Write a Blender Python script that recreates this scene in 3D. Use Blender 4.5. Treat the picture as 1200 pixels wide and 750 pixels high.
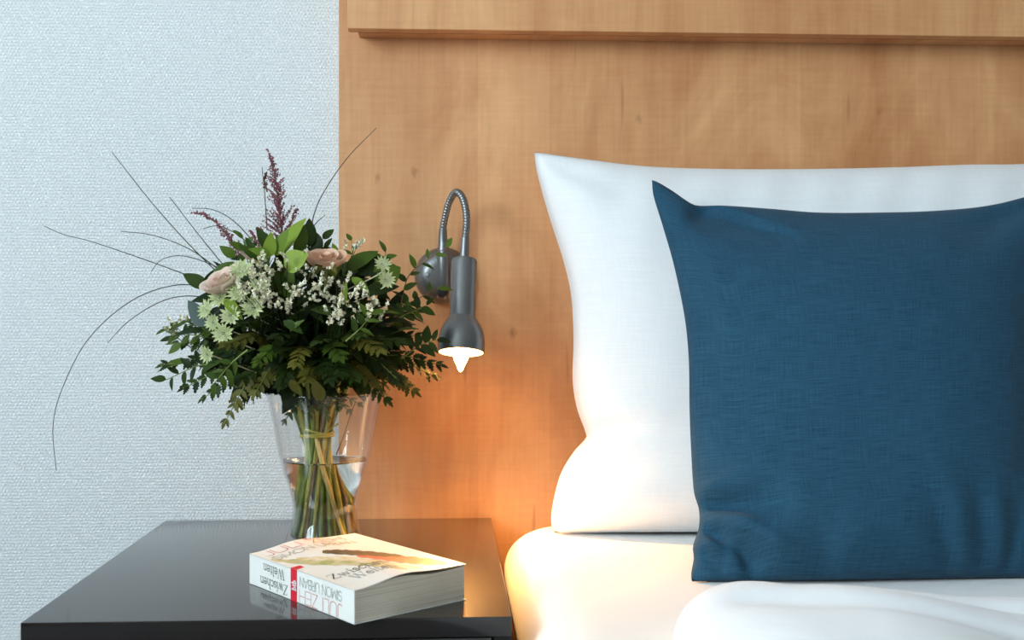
import bpy, bmesh, math, random
from mathutils import Vector, Matrix
from math import sin, cos, tan, atan, radians, pi, sqrt, exp

for o in list(bpy.data.objects):
    bpy.data.objects.remove(o, do_unlink=True)
SC = bpy.context.scene
COL = SC.collection

# ------------------------------------------------------------------ camera
F = 1400.0                       # focal length in pixels of the 1200 x 750 frame
TH = radians(2.985)              # the camera is turned a little to the right
H = 0.7666                       # eye height
cam_d = bpy.data.cameras.new('camera')
cam = bpy.data.objects.new('camera', cam_d)
COL.objects.link(cam)
cam.location = (0, 0, H)
cam.rotation_euler = (pi / 2, 0, -TH)
cam_d.sensor_width = 36
cam_d.lens = 36 * F / 1200
cam_d.clip_start = 0.02
cam_d.dof.use_dof = True
cam_d.dof.focus_distance = 1.38
cam_d.dof.aperture_fstop = 11.0
SC.camera = cam

# ------------------------------------------------------------------ light
world = bpy.data.worlds.new('world')
SC.world = world
world.use_nodes = True
world.node_tree.nodes['Background'].inputs[0].default_value = (0.72, 0.87, 1.0, 1)
world.node_tree.nodes['Background'].inputs[1].default_value = 1.0


def area_light(name, loc, target, sx, sy, energy, color):
    d = bpy.data.lights.new(name, 'AREA')
    d.shape = 'RECTANGLE'
    d.size = sx
    d.size_y = sy
    d.energy = energy
    d.color = color
    o = bpy.data.objects.new(name, d)
    COL.objects.link(o)
    o.location = loc
    o.rotation_euler = (Vector(target) - Vector(loc)).to_track_quat('-Z', 'Y').to_euler()
    return o


# daylight through the window in the left wall
area_light('window_daylight', (-2.42, -1.05, 1.76), (0.0, -1.05, 1.76), 1.9, 1.2, 168, (0.765, 0.912, 1.0))
SC.view_settings.view_transform = 'Standard'
SC.view_settings.look = 'None'
SC.view_settings.exposure = 0.0
SC.view_settings.gamma = 1.0
SC.view_settings.use_curve_mapping = False
BULB_STRENGTH = 45.0
LAMP_WATTS = 11.0


# ------------------------------------------------------------------ helpers
def W(u, v, y):
    """point seen at pixel (u, v) that lies y metres in front of the camera's wall-parallel plane"""
    t = tan(TH + atan((u - 600.0) / F))
    return Vector((y * t, y, H + (375.0 - v) / F * y * (t * sin(TH) + cos(TH))))


def on_stand(u, v, z):
    t = tan(TH + atan((u - 600.0) / F))
    c = (375.0 - v) / F * (t * sin(TH) + cos(TH))
    y = (z - H) / c
    return Vector((y * t, y, z))


def tag(o, label=None, cat=None, group=None, kind=None):
    if label: o['label'] = label
    if cat: o['category'] = cat
    if group: o['group'] = group
    if kind: o['kind'] = kind
    return o


def empty(name, loc=(0, 0, 0)):
    o = bpy.data.objects.new(name, None)
    o.empty_display_size = 0.02
    COL.objects.link(o)
    o.location = loc
    return o


def wloc(o):
    p = Vector((0, 0, 0))
    while o is not None:
        p += o.location
        o = o.parent
    return p


def link_mesh(name, me, parent=None, origin=None):
    o = bpy.data.objects.new(name, me)
    COL.objects.link(o)
    if parent is not None:
        o.parent = parent
    return o


def smooth_angle(me, ang=40):
    bm = bmesh.new()
    bm.from_mesh(me)
    for f in bm.faces: f.smooth = True
    for e in bm.edges:
        if len(e.link_faces) == 2 and e.calc_face_angle(0) > radians(ang):
            e.smooth = False
    bm.to_mesh(me)
    bm.free()


class MB:
    """collects shapes in world coordinates; build() makes one mesh object with its origin at `origin`"""

    def __init__(self):
        self.v = []
        self.f = []
        self.uv = None

    def add(self, vs, fs):
        n = len(self.v)
        self.v += [Vector(p) for p in vs]
        self.f += [tuple(i + n for i in f) for f in fs]
        return n

    def box(self, a, b):
        x0, y0, z0 = a
        x1, y1, z1 = b
        self.add([(x0, y0, z0), (x1, y0, z0), (x1, y1, z0), (x0, y1, z0), (x0, y0, z1), (x1, y0, z1), (x1, y1, z1), (x0, y1, z1)],
                 [(0, 3, 2, 1), (4, 5, 6, 7), (0, 1, 5, 4), (1, 2, 6, 5), (2, 3, 7, 6), (3, 0, 4, 7)])
        return self

    def tube(self, pts, rad, n=8, caps=True):
        pts = [Vector(p) for p in pts]
        m = len(pts)
        if not hasattr(rad, '__len__'): rad = [rad] * m
        T = []
        for i in range(m):
            t = pts[min(i + 1, m - 1)] - pts[max(i - 1, 0)]
            T.append(t.normalized() if t.length > 1e-9 else Vector((0, 0, 1)))
        ref = Vector((1, 0, 0)) if abs(T[0].x) < 0.8 else Vector((0, 1, 0))
        nv = T[0].cross(ref).normalized()
        vs = []
        for i in range(m):
            nv = (nv - T[i] * nv.dot(T[i]))
            nv = nv.normalized() if nv.length > 1e-9 else T[i].orthogonal().normalized()
            b = T[i].cross(nv)
            for k in range(n):
                a = 2 * pi * k / n
                vs.append(pts[i] + (nv * cos(a) + b * sin(a)) * rad[i])
        fs = []
        for i in range(m - 1):
            for k in range(n):
                k2 = (k + 1) % n
                fs.append((i * n + k, i * n + k2, (i + 1) * n + k2, (i + 1) * n + k))
        if caps:
            fs.append(tuple(range(n - 1, -1, -1)))
            fs.append(tuple(range((m - 1) * n, m * n)))
        self.add(vs, fs)
        return self

    def lathe(self, prof, origin, axis=(0, 0, 1), n=32, closed=False):
        """prof: (radius, height) pairs along axis"""
        origin = Vector(origin)
        ax = Vector(axis).normalized()
        e1 = ax.orthogonal().normalized()
        e2 = ax.cross(e1)
        vs = []
        for r, h in prof:
            for k in range(n):
                a = 2 * pi * k / n
                vs.append(origin + ax * h + (e1 * cos(a) + e2 * sin(a)) * max(r, 1e-5))
        fs = []
        m = len(prof)
        for i in range(m if closed else m - 1):
            j = (i + 1) % m
            for k in range(n):
                k2 = (k + 1) % n
                fs.append((i * n + k, i * n + k2, j * n + k2, j * n + k))
        if not closed:
            if prof[0][0] > 1e-4: fs.append(tuple(range(n - 1, -1, -1)))
            if prof[-1][0] > 1e-4: fs.append(tuple(range((m - 1) * n, m * n)))
        self.add(vs, fs)
        return self

    def mesh(self, name, mat, origin=(0, 0, 0), smooth=None, weld=False):
        o = Vector(origin)
        me = bpy.data.meshes.new(name)
        me.from_pydata([p - o for p in self.v], [], self.f)
        if weld:
            bm = bmesh.new()
            bm.from_mesh(me)
            bmesh.ops.remove_doubles(bm, verts=bm.verts, dist=2e-5)
            bm.to_mesh(me)
            bm.free()
        me.validate()
        if mat is not None: me.materials.append(mat)
        if smooth: smooth_angle(me, smooth)
        return me

    def build(self, name, mat, parent=None, origin=None, smooth=None, bevel=0, weld=False):
        """the object keeps the parent's frame (parents are never rotated or scaled)"""
        base = wloc(parent) if parent else Vector((0, 0, 0))
        if origin is None:
            origin = base
        origin = Vector(origin)
        me = self.mesh(name, mat, origin, smooth, weld)
        if bevel:
            bm = bmesh.new()
            bm.from_mesh(me)
            bmesh.ops.bevel(bm, geom=[e for e in bm.edges], offset=bevel, segments=3, profile=0.6, affect='EDGES')
            bm.to_mesh(me)
            bm.free()
            smooth_angle(me, 15)
        ob = link_mesh(name, me, parent)
        ob.location = origin - base
        return ob


def catmull(pts, n):
    """n+1 points along a Catmull-Rom curve through pts, spaced by arc length"""
    P = [Vector(p) for p in pts]
    P = [P[0] * 2 - P[1]] + P + [P[-1] * 2 - P[-2]]
    out = []
    for i in range(1, len(P) - 2):
        a, b, c, d = P[i - 1], P[i], P[i + 1], P[i + 2]
        for k in range(24):
            t = k / 24
            out.append(0.5 * ((2 * b) + (c - a) * t + (2 * a - 5 * b + 4 * c - d) * t * t + (3 * b - a - 3 * c + d) * t ** 3))
    out.append(P[-2])
    L = [0]
    for i in range(1, len(out)): L.append(L[-1] + (out[i] - out[i - 1]).length)
    res = []
    j = 0
    for k in range(n + 1):
        s = L[-1] * k / n
        while j < len(L) - 2 and L[j + 1] < s: j += 1
        t = (s - L[j]) / max(1e-9, L[j + 1] - L[j])
        res.append(out[j].lerp(out[j + 1], min(1, max(0, t))))
    return res


# ------------------------------------------------------------------ materials
class NT:
    def __init__(self, name):
        self.m = bpy.data.materials.new(name)
        self.m.use_nodes = True
        self.t = self.m.node_tree
        self.b = self.t.nodes['Principled BSDF']

    def n(self, kind, **kw):
        nd = self.t.nodes.new('ShaderNode' + kind)
        for k, v in kw.items():
            if isinstance(k, str) and k.startswith('i_'):
                nd.inputs[k[2:].replace('_', ' ')].default_value = v
            else:
                setattr(nd, k, v)
        return nd

    def l(self, a, b):
        self.t.links.new(a, b)

    def coords(self, what='Object', scale=(1, 1, 1), rot=(0, 0, 0)):
        tc = self.n('TexCoord')
        mp = self.n('Mapping')
        mp.inputs['Scale'].default_value = scale
        mp.inputs['Rotation'].default_value = rot
        self.l(tc.outputs[what], mp.inputs[0])
        return mp.outputs[0]

    def noise(self, vec, scale, detail=3, rough=0.5, dist=0.0):
        nd = self.n('TexNoise')
        nd.inputs['Scale'].default_value = scale
        nd.inputs['Detail'].default_value = detail
        nd.inputs['Roughness'].default_value = rough
        nd.inputs['Distortion'].default_value = dist
        self.l(vec, nd.inputs['Vector'])
        return nd.outputs['Fac']

    def ramp(self, fac, stops):
        r = self.n('ValToRGB')
        els = r.color_ramp.elements
        while len(els) < len(stops): els.new(0.5)
        for e, (p, c) in zip(els, stops):
            e.position = p
            e.color = (c[0], c[1], c[2], 1) if hasattr(c, '__len__') else (c, c, c, 1)
        self.l(fac, r.inputs[0])
        return r.outputs[0]

    def mix(self, a, b, fac, mode='MIX'):
        m = self.n('Mix', data_type='RGBA', blend_type=mode)
        for sock, val in ((m.inputs[0], fac), (m.inputs[6], a), (m.inputs[7], b)):
            if hasattr(val, 'is_output'):
                self.l(val, sock)
            elif hasattr(val, '__len__'):
                sock.default_value = (val[0], val[1], val[2], 1)
            else:
                sock.default_value = val
        return m.outputs[2]

    def math(self, op, a, b=0.0, c=None):
        m = self.n('Math', operation=op)
        for s, val in zip(m.inputs, (a, b, c)):
            if val is None: continue
            if hasattr(val, 'is_output'):
                self.l(val, s)
            else:
                s.default_value = val
        return m.outputs[0]

    def bump(self, h, strength=0.3, dist=0.001):
        b = self.n('Bump')
        b.inputs['Strength'].default_value = strength
        b.inputs['Distance'].default_value = dist
        self.l(h, b.inputs['Height'])
        self.l(b.outputs[0], self.b.inputs['Normal'])
        return b.outputs[0]

    def set(self, **kw):
        for k, v in kw.items():
            k = k.replace('_', ' ')
            if hasattr(v, 'is_output'):
                self.l(v, self.b.inputs[k])
            else:
                if hasattr(v, '__len__') and len(v) == 3: v = (v[0], v[1], v[2], 1)
                self.b.inputs[k].default_value = v
        return self


def plain(name, col, rough=0.5, var=0.12, scale=30, **kw):
    m = NT(name)
    v = m.coords('Object')
    f = m.noise(v, scale, 3)
    lo = [c * (1 - var) for c in col]
    hi = [min(1, c * (1 + var)) for c in col]
    m.set(Base_Color=m.ramp(f, [(0.3, lo), (0.7, hi)]), Roughness=rough, **kw)
    return m.m


def mat_wallpaper():
    m = NT('woven_wallpaper')
    v = m.coords('Object')
    sep = m.n('SeparateXYZ')
    m.l(v, sep.inputs[0])
    jit = m.noise(v, 130, 2)
    jit2 = m.noise(v, 14, 2)
    px, pz = 0.0047, 0.0043
    zz = m.math('MULTIPLY_ADD', jit, 0.0034, sep.outputs[2])
    row = m.math('FLOOR', m.math('DIVIDE', zz, pz))
    off = m.math('MULTIPLY', m.math('MODULO', row, 2.0), 0.5 * px)
    xx = m.math('ADD', m.math('MULTIPLY_ADD', jit, 0.0040, sep.outputs[0]), off)
    hx = m.math('SINE', m.math('MULTIPLY', xx, 2 * pi / px))
    hz = m.math('SINE', m.math('MULTIPLY', zz, 2 * pi / pz))
    hgt = m.math('MULTIPLY', m.math('MULTIPLY_ADD', hx, 0.5, 0.5), m.math('MULTIPLY_ADD', hz, 0.5, 0.5))
    hgt = m.math('MULTIPLY_ADD', jit2, 0.5, m.math('MULTIPLY', hgt, m.math('MULTIPLY_ADD', m.noise(v, 220, 1), 0.9, 0.5)))
    m.bump(hgt, 0.65, 0.0013)
    m.set(Base_Color=m.mix((0.74, 0.765, 0.77), (0.78, 0.80, 0.80), m.noise(v, 3, 3)), Roughness=0.75)
    return m.m


def mat_wood(name, tint=1.0, off=0.0):
    m = NT(name)
    tc = m.n('TexCoord')
    mp = m.n('Mapping')
    mp.inputs['Location'].default_value = (off, 0, off * 0.7)
    m.l(tc.outputs['Object'], mp.inputs[0])

    def sc(x, y, z):
        q = m.n('Mapping')
        q.inputs['Scale'].default_value = (x, y, z)
        m.l(mp.outputs[0], q.inputs[0])
        return q.outputs[0]
    cloud = m.noise(sc(7, 1, 3.2), 1.0, 5, 0.6, 1.4)
    big = m.noise(sc(2.2, 1, 0.9), 1.0, 2, 0.5)
    sepx = m.n('SeparateXYZ')
    m.l(mp.outputs[0], sepx.inputs[0])
    wn = m.n('TexWhiteNoise', noise_dimensions='1D')
    m.l(m.math('FLOOR', m.math('MULTIPLY_ADD', m.math('SINE', m.math('MULTIPLY', sepx.outputs[0], 17.0)), 0.28, m.math('MULTIPLY', sepx.outputs[0], 9.0))), wn.inputs['W'])
    wv = m.n('TexWave', wave_type='BANDS', bands_direction='X')
    wv.inputs['Scale'].default_value = 1.0
    wv.inputs['Distortion'].default_value = 9.0
    wv.inputs['Detail'].default_value = 3.0
    wv.inputs['Detail Scale'].default_value = 0.9
    wv.inputs['Detail Roughness'].default_value = 0.6
    m.l(sc(7, 1, 2.0), wv.inputs['Vector'])
    grain = m.noise(sc(160, 1, 7), 1.0, 3, 0.6)
    ripple = m.noise(sc(14, 1, 170), 1.0, 2, 0.5)
    a = (0.47 * tint, 0.192 * tint, 0.072 * tint)
    b = (0.78 * tint, 0.430 * tint, 0.205 * tint)
    f = m.math('MULTIPLY_ADD', cloud, 0.55, m.math('MULTIPLY', big, 0.30))
    f = m.math('MULTIPLY_ADD', wn.outputs['Value'], 0.12, f)
    f = m.math('MULTIPLY_ADD', wv.outputs['Fac'], 0.03, f)
    f = m.math('MULTIPLY_ADD', grain, 0.16, f)
    f = m.math('MULTIPLY_ADD', ripple, 0.10, f)
    c = m.ramp(f, [(0.44, a), (0.82, b)])
    # short dark growth flecks and a few knots
    fl = m.noise(sc(55, 1, 5.0), 1.0, 2, 0.4)
    c = m.mix(c, (0.30, 0.13, 0.045), m.math('MULTIPLY', m.ramp(fl, [(0.70, 0.0), (0.76, 1.0)]), 0.5))
    kn = m.n('TexVoronoi')
    kn.voronoi_dimensions = '2D'
    kn.inputs['Scale'].default_value = 1.0
    cxz = m.n('CombineXYZ')
    m.l(m.math('MULTIPLY', sepx.outputs[0], 5.2), cxz.inputs[0])
    m.l(m.math('MULTIPLY', sepx.outputs[2], 3.4), cxz.inputs[1])
    m.l(cxz.outputs[0], kn.inputs['Vector'])
    wob = m.math('MULTIPLY_ADD', m.noise(sc(70, 1, 34), 1.0, 4, 0.7), 0.11, kn.outputs['Distance'])
    c = m.mix(c, (0.33, 0.14, 0.05), m.math('MULTIPLY', m.ramp(wob, [(0.050, 1.0), (0.082, 0.0)]), 0.6))
    m.set(Base_Color=c, Roughness=0.42, Specular_IOR_Level=0.35)
    m.bump(grain, 0.05, 0.0005)
    return m.m


def mat_cloth(name, c0, c1, rough=0.85, weave=1400, bump=0.12, wr=0.0, sheen=0.2):
    m = NT(name)
    tc = m.n('TexCoord')

    def uv(sx, sy):
        q = m.n('Mapping')
        q.inputs['Scale'].default_value = (sx, sy, 1)
        m.l(tc.outputs['UV'], q.inputs[0])
        return q.outputs[0]
    hl = m.noise(uv(14, weave * 0.30), 1.0, 3, 0.6)
    vl = m.noise(uv(weave * 0.30, 14), 1.0, 3, 0.6)
    big = m.noise(uv(4, 5), 1.0, 3)
    f = m.math('MULTIPLY_ADD', hl, 0.55, m.math('MULTIPLY', vl, 0.35))
    f = m.math('MULTIPLY_ADD', big, 0.10, f)
    c = m.ramp(f, [(0.36, c0), (0.64, c1)])
    m.set(Base_Color=c, Roughness=rough, Sheen_Weight=sheen, Specular_IOR_Level=0.2)
    h = f
    if wr:
        h = m.math('MULTIPLY_ADD', m.noise(uv(9, 5), 1.0, 3, 0.5, 1.2), wr, f)
    m.bump(h, bump, 0.0012)
    return m.m


def mat_sheet(name, col, wr=1.0, strength=0.5):
    m = NT(name)
    v = m.coords('Object')
    n1 = m.noise(v, 7, 3, 0.5, 1.0)
    n2 = m.noise(v, 420, 2)
    m.set(Base_Color=col, Roughness=0.85, Sheen_Weight=0.15, Specular_IOR_Level=0.2)
    m.bump(m.math('MULTIPLY_ADD', n2, 0.04, m.math('MULTIPLY', n1, wr)), strength, 0.006)
    return m.m


def mat_leaf(name, c0, c1, trans=0.25, rough=0.5):
    m = NT(name)
    oi = m.n('ObjectInfo')
    v = m.coords('Object')
    f = m.math('MULTIPLY_ADD', oi.outputs['Random'], 0.7, m.math('MULTIPLY', m.noise(v, 70, 2), 0.3))
    c = m.ramp(f, [(0.15, c0), (0.85, c1)])
    m.set(Base_Color=c, Roughness=rough, Specular_IOR_Level=0.2)
    tr = m.n('BsdfTranslucent')
    m.l(c, tr.inputs[0])
    mx = m.n('MixShader')
    mx.inputs[0].default_value = trans
    m.l(m.b.outputs[0], mx.inputs[1])
    m.l(tr.outputs[0], mx.inputs[2])
    m.l(mx.outputs[0], m.t.nodes['Material Output'].inputs[0])
    return m.m


def mat_metal(name, col, rough=0.38):
    m = NT(name)
    v = m.coords('Object')
    m.set(Base_Color=col, Metallic=0.85, Roughness=m.math('MULTIPLY_ADD', m.noise(v, 90, 3), 0.15, rough - 0.07))
    return m.m


def mat_thin_glass():
    m = NT('clear_vase_glass')
    lw = m.n('LayerWeight')
    fr = m.n('Math', operation='MULTIPLY_ADD')
    m.l(m.math('POWER', lw.outputs['Facing'], 3.5), fr.inputs[0])
    fr.inputs[1].default_value = 0.80
    fr.inputs[2].default_value = 0.035
    tr = m.n('BsdfTransparent')
    tr.inputs[0].default_value = (0.972, 0.982, 0.98, 1)
    gl = m.n('BsdfGlossy')
    gl.inputs['Roughness'].default_value = 0.02
    mx = m.n('MixShader')
    m.l(fr.outputs[0], mx.inputs[0])
    m.l(tr.outputs[0], mx.inputs[1])
    m.l(gl.outputs[0], mx.inputs[2])
    m.l(mx.outputs[0], m.t.nodes['Material Output'].inputs[0])
    return m.m


def mat_emit(name, col, s):
    m = NT(name)
    m.set(Base_Color=(1, 1, 1), Emission_Color=col, Emission_Strength=s)
    return m.m


M = {}
M['wallpaper'] = mat_wallpaper()
M['plaster'] = plain('white_plaster', (0.80, 0.81, 0.80), 0.8, 0.03, 4)
M['wood'] = mat_wood('beech_laminate')
M['wood2'] = mat_wood('beech_laminate_board', 1.0, 3.7)
M['carpet'] = plain('grey_carpet', (0.13, 0.125, 0.12), 0.95, 0.2, 120)
M['window_paint'] = plain('white_window_paint', (0.8, 0.8, 0.8), 0.4, 0.02)


def mat_stand():
    m = NT('dark_brown_laminate')
    v = m.coords('Object', (6, 60, 6))
    f = m.noise(v, 1.0, 4, 0.6)
    m.set(Base_Color=m.ramp(f, [(0.3, (0.0065, 0.0045, 0.0042)), (0.75, (0.012, 0.0085, 0.0075))]),
          Roughness=0.5, Specular_IOR_Level=0.06, Coat_Weight=1.0, Coat_Roughness=0.10, Coat_IOR=1.55)
    m.bump(m.noise(m.coords('Object', (8, 90, 8)), 1.0, 2), 0.02, 0.0004)
    return m.m


M['stand'] = mat_stand()
M['pillow'] = mat_cloth('white_cotton', (0.80, 0.81, 0.82), (0.86, 0.87, 0.875), 0.85, 900, 0.10, 0.0, 0.1)
M['cushion'] = mat_cloth('blue_linen', (0.0075, 0.042, 0.078), (0.024, 0.092, 0.154), 0.85, 1500, 0.35, 0.0, 0.04)
M['sheet'] = mat_sheet('white_bed_sheet', (0.86, 0.855, 0.84), 0.6, 0.25)
M['duvet'] = mat_sheet('white_duvet_cotton', (0.84, 0.86, 0.88), 1.0, 0.4)
M['brown_wall'] = plain('taupe_wall_paint', (0.36, 0.33, 0.30), 0.8, 0.04, 4)
M['bedbase'] = plain('grey_bed_fabric', (0.16, 0.16, 0.17), 0.9, 0.15, 90)
M['metal'] = mat_metal('grey_satin_metal', (0.225, 0.225, 0.225), 0.38)
M['steel'] = mat_metal('bright_steel', (0.42, 0.43, 0.45), 0.28)
M['black'] = plain('black_plastic', (0.012, 0.012, 0.012), 0.35)
M['reflector'] = plain('white_lamp_inside', (0.85, 0.82, 0.76), 0.4, 0.02)
M['bulb'] = mat_emit('glowing_bulb', (1.0, 0.44, 0.125), BULB_STRENGTH)
M['glass'] = mat_thin_glass()
wm = NT('vase_water')
wm.set(Base_Color=(0.97, 0.99, 0.97), Roughness=0.0, IOR=1.333, Transmission_Weight=1.0)
M['water'] = wm.m
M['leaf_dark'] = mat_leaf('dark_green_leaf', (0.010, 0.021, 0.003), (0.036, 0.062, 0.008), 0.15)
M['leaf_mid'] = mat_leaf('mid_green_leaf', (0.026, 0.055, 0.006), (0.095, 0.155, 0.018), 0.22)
M['leaf_bright'] = mat_leaf('bright_green_leaf', (0.13, 0.22, 0.02), (0.30, 0.42, 0.055), 0.3)
M['leaf_olive'] = mat_leaf('olive_leaf', (0.055, 0.058, 0.008), (0.14, 0.13, 0.02), 0.2)
M['leaf_grey'] = mat_leaf('grey_green_leaf', (0.07, 0.10, 0.09), (0.15, 0.19, 0.17), 0.15)
M['stem'] = plain('green_stem', (0.15, 0.19, 0.028), 0.45, 0.4, 60)
M['stem_olive'] = plain('olive_stem', (0.34, 0.31, 0.05), 0.45, 0.35, 60)
M['stem_pale'] = plain('pale_cut_stem', (0.55, 0.40, 0.13), 0.5, 0.2, 60)
M['stem_brown'] = plain('brown_twig', (0.20, 0.095, 0.03), 0.5, 0.35, 60)
M['grass'] = plain('dark_grass_blade', (0.035, 0.040, 0.022), 0.5, 0.3, 60)
M['band'] = plain('yellow_raffia', (0.40, 0.33, 0.05), 0.5, 0.25, 120)
M['white_flower'] = plain('cream_white_petal', (0.88, 0.84, 0.64), 0.6, 0.15, 150)
M['astrantia'] = mat_leaf('pale_green_bract', (0.46, 0.52, 0.23), (0.68, 0.71, 0.40), 0.2, 0.6)
M['astrantia_c'] = plain('pale_green_stamen', (0.66, 0.70, 0.46), 0.6, 0.25, 300)
M['rose'] = mat_leaf('peach_petal', (0.78, 0.48, 0.32), (0.88, 0.62, 0.46), 0.25, 0.6)
M['rose_pale'] = mat_leaf('pale_pink_petal', (0.82, 0.60, 0.50), (0.90, 0.76, 0.64), 0.25, 0.6)
M['sepal'] = plain('yellow_green_sepal', (0.30, 0.27, 0.06), 0.5, 0.2)
M['astilbe'] = plain('burgundy_floret', (0.27, 0.085, 0.115), 0.7, 0.4, 260)
M['astilbe_tip'] = plain('brown_red_floret', (0.12, 0.035, 0.03), 0.7, 0.4, 260)

YW = 1.632          # wallpapered wall
YP = 1.612          # face of the wooden panel
ZS = 0.50           # stand top
ZM = 0.50           # mattress top

# ------------------------------------------------------------------ room
X0, X1, Y0, Z1 = -2.35, 3.4, -2.6, 2.5


def struct(name, mb, mat, **kw):
    return tag(mb.build(name, mat, **kw), kind='structure')


struct('floor', MB().box((X0 - .1, Y0 - .1, -0.1), (X1 + .1, YW + .1, 0)), M['carpet'])
struct('ceiling', MB().box((X0 - .1, Y0 - .1, Z1), (X1 + .1, YW + .1, Z1 + .1)), M['plaster'])
struct('wall_back', MB().box((X0 - .1, YW, 0), (X1 + .1, YW + .1, Z1)), M['wallpaper'])
struct('wall_right', MB().box((X1, Y0, 0), (X1 + .1, YW, Z1)), M['brown_wall'])
struct('wall_front', MB().box((X0, Y0 - .1, 0), (X1, Y0, Z1)), M['brown_wall'])
wy0, wy1, wz0, wz1 = -2.0, -0.1, 1.15, 2.38
wl = MB()
wl.box((X0 - .1, Y0, 0), (X0, wy0, Z1)); wl.box((X0 - .1, wy1, 0), (X0, YW, Z1))
wl.box((X0 - .1, wy0, 0), (X0, wy1, wz0)); wl.box((X0 - .1, wy0, wz1), (X0, wy1, Z1))
struct('wall_left', wl, M['plaster'])
fr = MB()
for a, b in (((wy0, wz0), (wy1, wz0 + .05)), ((wy0, wz1 - .05), (wy1, wz1)), ((wy0, wz0 + .05), (wy0 + .05, wz1 - .05)),
             ((wy1 - .05, wz0 + .05), (wy1, wz1 - .05)), ((-1.075, wz0 + .05), (-1.025, wz1 - .05))):
    fr.box((X0 - .055, a[0], a[1]), (X0 - .005, b[0], b[1]))
struct('window_1', fr, M['window_paint'])
bb = MB().box((X0 + .001, YW - .014, 0.001), (-0.16, YW - .001, 0.07))
struct('baseboard_back', bb, M['window_paint'])

# ------------------------------------------------------------------ headboard panel and board
hx0 = W(397, 375, YP).x
HX1 = 2.05
hb = empty('headboard', (0.9, 1.62, 0))
tag(hb, 'tall beech-look wooden headboard panel with an overhanging top board behind the pillows', 'headboard')
MB().box((hx0, YP, 0.02), (HX1, YW - .001, 1.62)).build('back_panel', M['wood'], hb, bevel=0.0006)
zb = W(407.5, 33.2, 1.563).z
bx0 = W(407, 30, 1.563).x
MB().box((bx0, 1.563, zb), (HX1, 1.585, zb + .30)).build('front_board', M['wood2'], hb, bevel=0.0012)
MB().box((bx0 + .0125, 1.5852, zb - .0006), (HX1, YP - .0002, zb + .29)).build('spacer_board', M['wood'], hb)

# ------------------------------------------------------------------ bedside table
bl, br_, fl_, frr = on_stand(196, 608.8, ZS), on_stand(575, 604.8, ZS), on_stand(25.5, 728.5, ZS), on_stand(600, 724, ZS)
sx0, sx1 = (bl.x + fl_.x) / 2, (br_.x + frr.x) / 2
sy1, sy0 = 1.609, (fl_.y + frr.y) / 2
ns = empty('bedside_table', ((sx0 + sx1) / 2, (sy0 + sy1) / 2, 0))
tag(ns, 'dark brown glossy bedside table carrying the flower vase and the book', 'bedside table')
MB().box((sx0, sy0, ZS - .0181), (sx1, sy1, ZS)).build('table_top', M['stand'], ns, bevel=0.0009)
for xa, xb in ((sx0, sx0 + .016), (sx1 - .016, sx1)):
    MB().box((xa, sy0 + .003, 0.06), (xb, sy1 - .002, ZS - .0183)).build('side_panel', M['stand'], ns)
MB().box((sx0 + .0162, sy1 - .012, 0.06), (sx1 - .0162, sy1 - .004, ZS - .0183)).build('rear_panel', M['stand'], ns)
MB().box((sx0 + .0162, sy0 + .01, 0.06), (sx1 - .0162, sy1 - .0122, 0.076)).build('bottom_panel', M['stand'], ns)
for za, zb_ in ((0.28, 0.4805), (0.079, 0.277)):
    d = MB().box((sx0 + .018, sy0 + .003, za), (sx1 - .018, sy0 + .021, zb_)).build('drawer_front', M['stand'], ns, bevel=0.0008)
    xm = (sx0 + sx1) / 2
    MB().tube([(xm - .06, sy0 + .003, (za + zb_) / 2), (xm - .06, sy0 - .018, (za + zb_) / 2), (xm + .06, sy0 - .018, (za + zb_) / 2), (xm + .06, sy0 + .003, (za + zb_) / 2)], 0.004, 8).build('handle', M['steel'], d, smooth=40)
for xa in (sx0 + .03, sx1 - .03):
    for ya in (sy0 + .04, sy1 - .04):
        MB().lathe([(0.016, 0.0005), (0.02, 0.0595)], (xa, ya, 0), n=16).build('leg', M['stand'], ns, smooth=40)

# ------------------------------------------------------------------ bed
bed = empty('box_spring_bed', (0.9, 0.6, 0))
tag(bed, 'grey upholstered box spring bed under the white mattress', 'bed')
MB().box((0.11, -0.36, 0.08), (1.66, 1.60, 0.334)).build('upholstered_box', M['bedbase'], bed, bevel=0.01)
for xa in (0.16, 1.6):
    for ya in (-0.3, 1.54):
        MB().lathe([(0.02, 0.0005), (0.026, 0.08)], (xa, ya, 0), n=12).build('leg', M['black'], bed, smooth=40)


def rounded_ring(x0, x1, y0, y1, r, inset, z, n=8):
    pts = []
    x0 += inset; x1 -= inset; y0 += inset; y1 -= inset
    r = max(0.012, r - inset * 0.4)
    for cx, cy, a0 in ((x1 - r, y1 - r, 0), (x0 + r, y1 - r, 90), (x0 + r, y0 + r, 180), (x1 - r, y0 + r, 270)):
        for k in range(n + 1):
            a = radians(a0 + 90 * k / n)
            pts.append((cx + r * cos(a), cy + r * sin(a), z))
    return pts


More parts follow.
